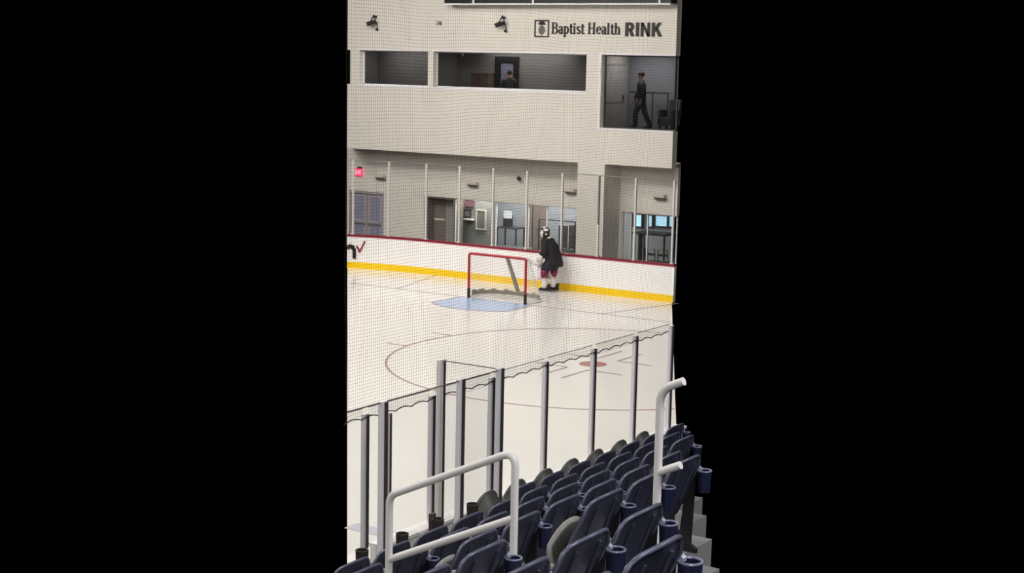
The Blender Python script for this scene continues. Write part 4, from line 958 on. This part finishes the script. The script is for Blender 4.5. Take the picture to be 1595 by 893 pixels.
def seat_parts(pan_mode=(0.0, 0.0)):
    # local frame: faces -X, +Y towards the occupant's right; z=0 on the tread
    W = 0.252; ZT2 = TR+0.1; Z0 = 0.27
    def top(u): return ZT2 - 0.035*u*u - 0.07*abs(u)**9
    def prof(u, v, off=0.0):
        z = Z0 + (top(u)-Z0)*v
        x = -0.02 + 0.17*v + 0.05*max(0, v-0.75) - 0.055*u*u*(0.5+0.5*v) + off
        y = u*W*(0.94+0.06*math.sin(PI*min(1, v*1.1)))
        return Vector((x, y, z))
    def fn(a, v):
        u = a*2-1; e = 0.01; p = prof(u, v); du = prof(u+e, v)-prof(u-e, v); dv = prof(u, min(1, v+e))-prof(u, max(0, v-e)); n = du.cross(dv)
        return p, (n if n.x > 0 else -n)
    out = {}
    mb = MB(); mb.shell(fn, 18, 10, 0.018)
    out['backrest'] = mb
    mb = MB(); mb.tube([prof(-1, 0.35, -0.009)]+[prof(-1, 0.6, -0.009)] + [prof(-1+2*i/24, 1, -0.006) for i in range(25)] + [prof(1, 0.6, -0.009), prof(1, 0.35, -0.009)], 0.0098, 8); out['back_rim'] = mb
    for nm, q in (('back_rib', -0.45), ('back_rib_far', 0.45)):
        mb = MB(); mb.tube([prof(q, 0.3, 0.006), prof(q, 0.6, 0.008), prof(q, 0.88, 0.004)], 0.009, 6); out[nm] = mb
    # folded pan, leaning away from the back
    lift, open_ = pan_mode
    def pan(u, v, off=0.0):
        w = 0.215*(1-0.0*v); z = 0.26 + 0.255*v*(1-0.5*abs(u)**2.4) + lift*v; x = -0.075 - 0.03*v - 0.04*u*u + off - open_*v
        return Vector((x, u*w*(0.92+0.08*math.sin(PI*v)), z))
    def pf(a, v):
        u = a*2-1; e = 0.01; p = pan(u, v); n = (pan(u+e, v)-pan(u-e, v)).cross(pan(u, min(1, v+e))-pan(u, max(0, v-e))); return p, (n if n.x > 0 else -n)
    mb = MB(); mb.shell(pf, 14, 8, 0.035); out['seat_pan'] = mb
    mb = MB(); mb.tube([pan(-1, v, -0.016) for v in (0.2, 0.5, 0.8)]+[pan(-1+2*i/20, 1, -0.016) for i in range(21)]+[pan(1, v, -0.016) for v in (0.8, 0.5, 0.2)], 0.02, 8); out['pan_rim'] = mb
    # cup holder at the far end, behind the back
    cy, cx = 0.257, 0.135; zt = TR-0.045; r = 0.05
    mb = MB(); mb.lathe([(r*0.86, zt-0.15), (r, zt), (r*0.88, zt), (r*0.76, zt-0.13), (0.004, zt-0.13)], (cx, cy, 0), 24, caps=False); mb.add([(cx+r*0.86*math.cos(2*PI*k/24), cy+r*0.86*math.sin(2*PI*k/24), zt-0.15) for k in range(24)], [list(range(24))[::-1]]); out['cup_holder'] = mb
    mb = MB(); mb.tube([(cx+r*0.95*math.cos(2*PI*k/28), cy+r*0.95*math.sin(2*PI*k/28), zt+0.002) for k in range(28)], 0.006, 6, closed=True); out['cup_rim'] = mb
    mb = MB(); mb.prism([(0.06, cy-0.022, TR-0.045), (0.115, cy-0.022, TR-0.045), (0.115, cy-0.022, TR-0.03), (0.09, cy-0.022, TR-0.008), (0.06, cy-0.022, TR-0.008)], (0, 0.03, 0)); out['bracket'] = mb
    mb = MB(); mb.prism([(-0.08, cy-0.018, 0), (0.1, cy-0.018, 0), (0.1, cy-0.018, 0.03), (0.05, cy-0.018, 0.06), (0.07, cy-0.018, TR-0.02), (0.02, cy-0.018, TR-0.02), (-0.04, cy-0.018, 0.06), (-0.08, cy-0.018, 0.03)], (0, 0.03, 0)); out['leg'] = mb
    return out
SP = seat_parts()
P0 = seat_parts((0.055, 0.2)); SP['seat_pan_open'] = P0['seat_pan']; SP['pan_rim_open'] = P0['pan_rim']
SM = {'backrest': m_seat, 'back_rim': m_seatrimlit, 'back_rib': m_seat, 'back_rib_far': m_seat, 'seat_pan': m_pan, 'pan_rim': m_panrim, 'seat_pan_open': m_pan, 'pan_rim_open': m_pan, 'cup_holder': m_cup, 'cup_rim': m_cuprim, 'bracket': m_bracket, 'leg': m_leg}
SUB = {'back_rim': 'backrest', 'back_rib': 'backrest', 'back_rib_far': 'backrest', 'pan_rim': 'seat_pan', 'pan_rim_open': 'seat_pan_open', 'cup_rim': 'cup_holder'}
MESH = {}
for k, mb in SP.items():
    me = bpy.data.meshes.new(k); me.from_pydata(mb.v, [], mb.f); me.materials.append(SM[k])
    bm = bmesh.new(); bm.from_mesh(me); bmesh.ops.recalc_face_normals(bm, faces=bm.faces); bm.to_mesh(me); bm.free()
    me.polygons.foreach_set('use_smooth', [True]*len(me.polygons)); me.set_sharp_from_angle(angle=math.radians(45)); me.update(); MESH[k] = me
RN = ['front row', 'second row up', 'third row up', 'fourth row up', 'fifth row up', 'sixth row up', 'seventh row up']
def place_seat(row, ybr, label, tilt=0.0):
    X, z = ROWS[row]
    t = thing('stadium_seat', (X, ybr-0.268, z-TR), label, 'seat', 'navy folding stadium seats')
    made = {}
    for k in SP:
        if k in ('seat_pan', 'pan_rim') and row == 0 or k.endswith('_open') and row != 0: continue
        par = made[SUB[k]] if k in SUB else t
        o = bpy.data.objects.new(k.replace('_far', '').replace('_open', ''), MESH[k]); COL.objects.link(o); o.parent = par; made[k] = o
    if tilt: t.rotation_euler[2] = tilt
def vis(row, ybr):
    X, z = ROWS[row]; d = Vector((X, ybr-0.53, z))-Vector(CAM); return 797.5+F*d.dot(AX[0])/d.dot(AX[2])
FAR = {0: (-21.49-0.565, 0.562, 12), 1: (-25.97, 0.5427, 14), 2: (-27.073, 0.5405, 14), 3: (-27.1, 0.535, 12), 4: (-27.18, 0.536, 8), 5: (-27.1, 0.53, 2)}
for r, (y0, s, n) in FAR.items():
    for j in range(n):
        if vis(r, y0+s*j) > (1044 if r < 5 else 1024): continue
        place_seat(r, y0+s*j, 'navy folding seat beyond the aisle rail, %s, %s from near end' % (RN[r], ORD[j] if j < 12 else ('thirteenth', 'fourteenth')[j-12]))
NEAR = {4: (-28.5, 0.54, 2), 5: (-28.553, 0.5525, 4), 6: (-28.64, 0.55, 5)}
for r, (y0, s, n) in NEAR.items():
    for j in range(n):
        if vis(r, y0-s*j) > (1044 if r < 5 else 1024): continue
        place_seat(r, y0-s*j, 'navy folding seat nearer than the aisle, %s, %s from the aisle' % (RN[r], ORD[j]))
# loose cup holders on short stands in front of the second row
for i, (x, y) in enumerate(((564, 862), (626.5, 836), (682, 813), (736, 789.5))):
    p = onX(x, y, 15.55)
    t = thing('cup_holder', (15.55, p.y, tz[0]), 'black cup holder on a stand beyond the second row, %s from the left' % ORD[i], 'cup holder', 'black cup holders')
    mb = MB(); zt = p.z+0.03; r = 0.06
    mb.lathe([(r*0.9, zt-0.13), (r, zt), (r*0.86, zt), (r*0.8, zt-0.11), (0.004, zt-0.11)], (15.55, p.y, 0), 20, caps=False); mb.lathe([(0.004, zt-0.13), (r*0.9, zt-0.13)], (15.55, p.y, 0), 20, caps=False); obj('cup', mb, m_cupdark, t, smooth=True)
    mb = MB(); mb.tube([(15.55, p.y, tz[0]), (15.55, p.y, zt-0.12)], 0.02); mb.box(15.49, p.y-0.05, tz[0], 15.61, p.y+0.05, tz[0]+0.012); obj('stand', mb, m_leg, t)
p = onX(673.5, 803, 15.4); t = thing('short_post', (15.4, p.y, tz[0]), 'short brown grey stub post beside the pale square post', 'post')
mb = MB(); mb.box(15.375, p.y-0.03, tz[0], 15.425, p.y+0.03, p.z+0.02); obj('stub', mb, m_postdark, t, bevel=0.005)
mb = MB(); mb.box(15.36, p.y-0.06, tz[0], 15.44, p.y+0.06, tz[0]+0.02); obj('foot', mb, m_postdark, t)

# ------------------------------------------------------------------ hand rails in the aisle
YR = -28.12; RT = 0.0235
def fil(p0, p1, p2, r, n=8):
    a = (p0-p1).normalized(); b = (p2-p1).normalized(); return bez([p1+a*r, p1+a*r*0.4, p1+b*r*0.4, p1+b*r], n)
A = onY(606, 772, YR); B = onY(803, 703, YR); lo0 = onY(606, 872, YR); lo1 = onY(803, 808, YR)
x0, x1 = onY(606, 850, YR).x, onY(801, 800, YR).x
A = Vector((x0, YR, A.z)); B = Vector((x1, YR, B.z)); sl = (B.z-A.z)/(B.x-A.x)
def tread_at(x):
    k = 0
    for i in range(len(ROWS)):
        if x >= (14.75 if i == 0 else ROWS[i][0]-0.62): k = i
    return tz[k]
t = thing('hand_rail', (x0, YR, tread_at(x0)), 'grey tubular aisle hand rail in the foreground left, a sloped loop with a lower bar', 'hand rail')
zb0, zb1 = tread_at(x0), tread_at(x1)
mb = MB(); path = [Vector((x0, YR, zb0))] + fil(Vector((x0, YR, zb0)), A, B, 0.055) + fil(A, B, Vector((x1, YR, zb1)), 0.1) + [Vector((x1, YR, zb1))]
mb.tube(path, RT, 16); obj('rail_loop', mb, m_hand, t, smooth=True)
mb = MB(); mb.tube([(x0, YR, lo0.z), (x1, YR, lo1.z)], RT*0.97, 16); obj('lower_bar', mb, m_hand, t, smooth=True)
for xx, zz in ((x0, zb0), (x1, zb1)): mb = MB(); mb.lathe([(0.055, 0), (0.055, 0.012), (0.03, 0.02)], (xx, YR, zz), 16); obj('base_flange', mb, m_hand, t)
A2x = onY(1028, 640, YR).x; A2 = Vector((A2x, YR, onY(1029, 607, YR).z)); zb = tread_at(A2x)
t = thing('hand_rail', (A2x, YR, zb), 'grey tubular aisle hand rail at the right edge, higher up the aisle', 'hand rail')
xe = A2x+0.2
mb = MB(); mb.tube([Vector((A2x, YR, zb))] + fil(Vector((A2x, YR, zb)), A2, Vector((xe, YR, A2.z+sl*(xe-A2x))), 0.07) + [Vector((xe-0.06, YR, A2.z+sl*(xe-0.06-A2x)))], RT, 16); obj('rail_loop', mb, m_hand, t, smooth=True)
zl = onY(1028, 737, YR).z
mb = MB(); mb.tube([(A2x, YR, zl), (xe-0.06, YR, zl+sl*(xe-0.06-A2x))], RT*0.97, 16); obj('lower_bar', mb, m_hand, t, smooth=True)
mb = MB(); mb.lathe([(0.055, 0), (0.055, 0.012), (0.03, 0.02)], (A2x, YR, zb), 16); obj('base_flange', mb, m_hand, t)

# ------------------------------------------------------------------ light
w = bpy.data.worlds.new('hall'); bpy.context.scene.world = w; w.use_nodes = True
w.node_tree.nodes['Background'].inputs[0].default_value = (0, 0, 0, 1); w.node_tree.nodes['Background'].inputs[1].default_value = 0
def area(name, loc, sx, sy, e, col=(1.0, 0.93, 0.84), target=None):
    d = bpy.data.lights.new(name, 'AREA'); d.shape = 'RECTANGLE'; d.size = sx; d.size_y = sy; d.energy = e; d.color = col
    o = bpy.data.objects.new(name, d); COL.objects.link(o); o.location = loc
    if target: o.rotation_euler = (Vector(target)-Vector(loc)).to_track_quat('-Z', 'Y').to_euler()
    return o
for i, x in enumerate((-9, 0, 9)):
    for j, y in enumerate((-40, -31, -22, -13, -4)):
        area('ceiling_lamp', (x, y, 12.5), 4.0, 2.0, (800, 640, 500, 420, 330)[j], (1.0, 0.962, 0.91))
area('ceiling_lamp', (-4, -6, 11), 14, 1.5, 900, (1.0, 0.962, 0.91), (-3, 6.5, 2))
for y in (-36, -28, -20): area('ceiling_lamp', (25.5, y, 11), 3, 2, 480, (0.96, 0.96, 1.0), (19, y+3, 3))
area('lobby_fill', (-4.2, 8.6, 2.55), 5, 1.2, 190, (0.97, 0.98, 1.0))  # unseen lamp added to light the lobby behind the glass
area('lobby_fill', (-3.8, 6.95, 2.58), 5, 0.3, 200, (1.0, 0.98, 0.95))  # second added lamp, brightens the front of the partition
area('office_fill', (-3.5, 6.4, 6.95), 3, 0.6, 44, (1.0, 0.97, 0.92))  # unseen fill light added so the office is less dark
area('lounge_fill', (0.6, 6.8, 6.95), 1.2, 0.8, 38, (0.98, 0.98, 1.0))  # added fill light for the lounge, no fixture in view
area('booth_fill', (-8.2, 6.4, 6.95), 2, 0.6, 50, (1.0, 0.97, 0.92))  # fill light added to brighten the booth interior
sc = bpy.context.scene
sc.view_settings.view_transform = 'Standard'; sc.view_settings.look = 'None'; sc.view_settings.exposure = 0.2; sc.view_settings.gamma = 1
sc.view_settings.use_curve_mapping = False
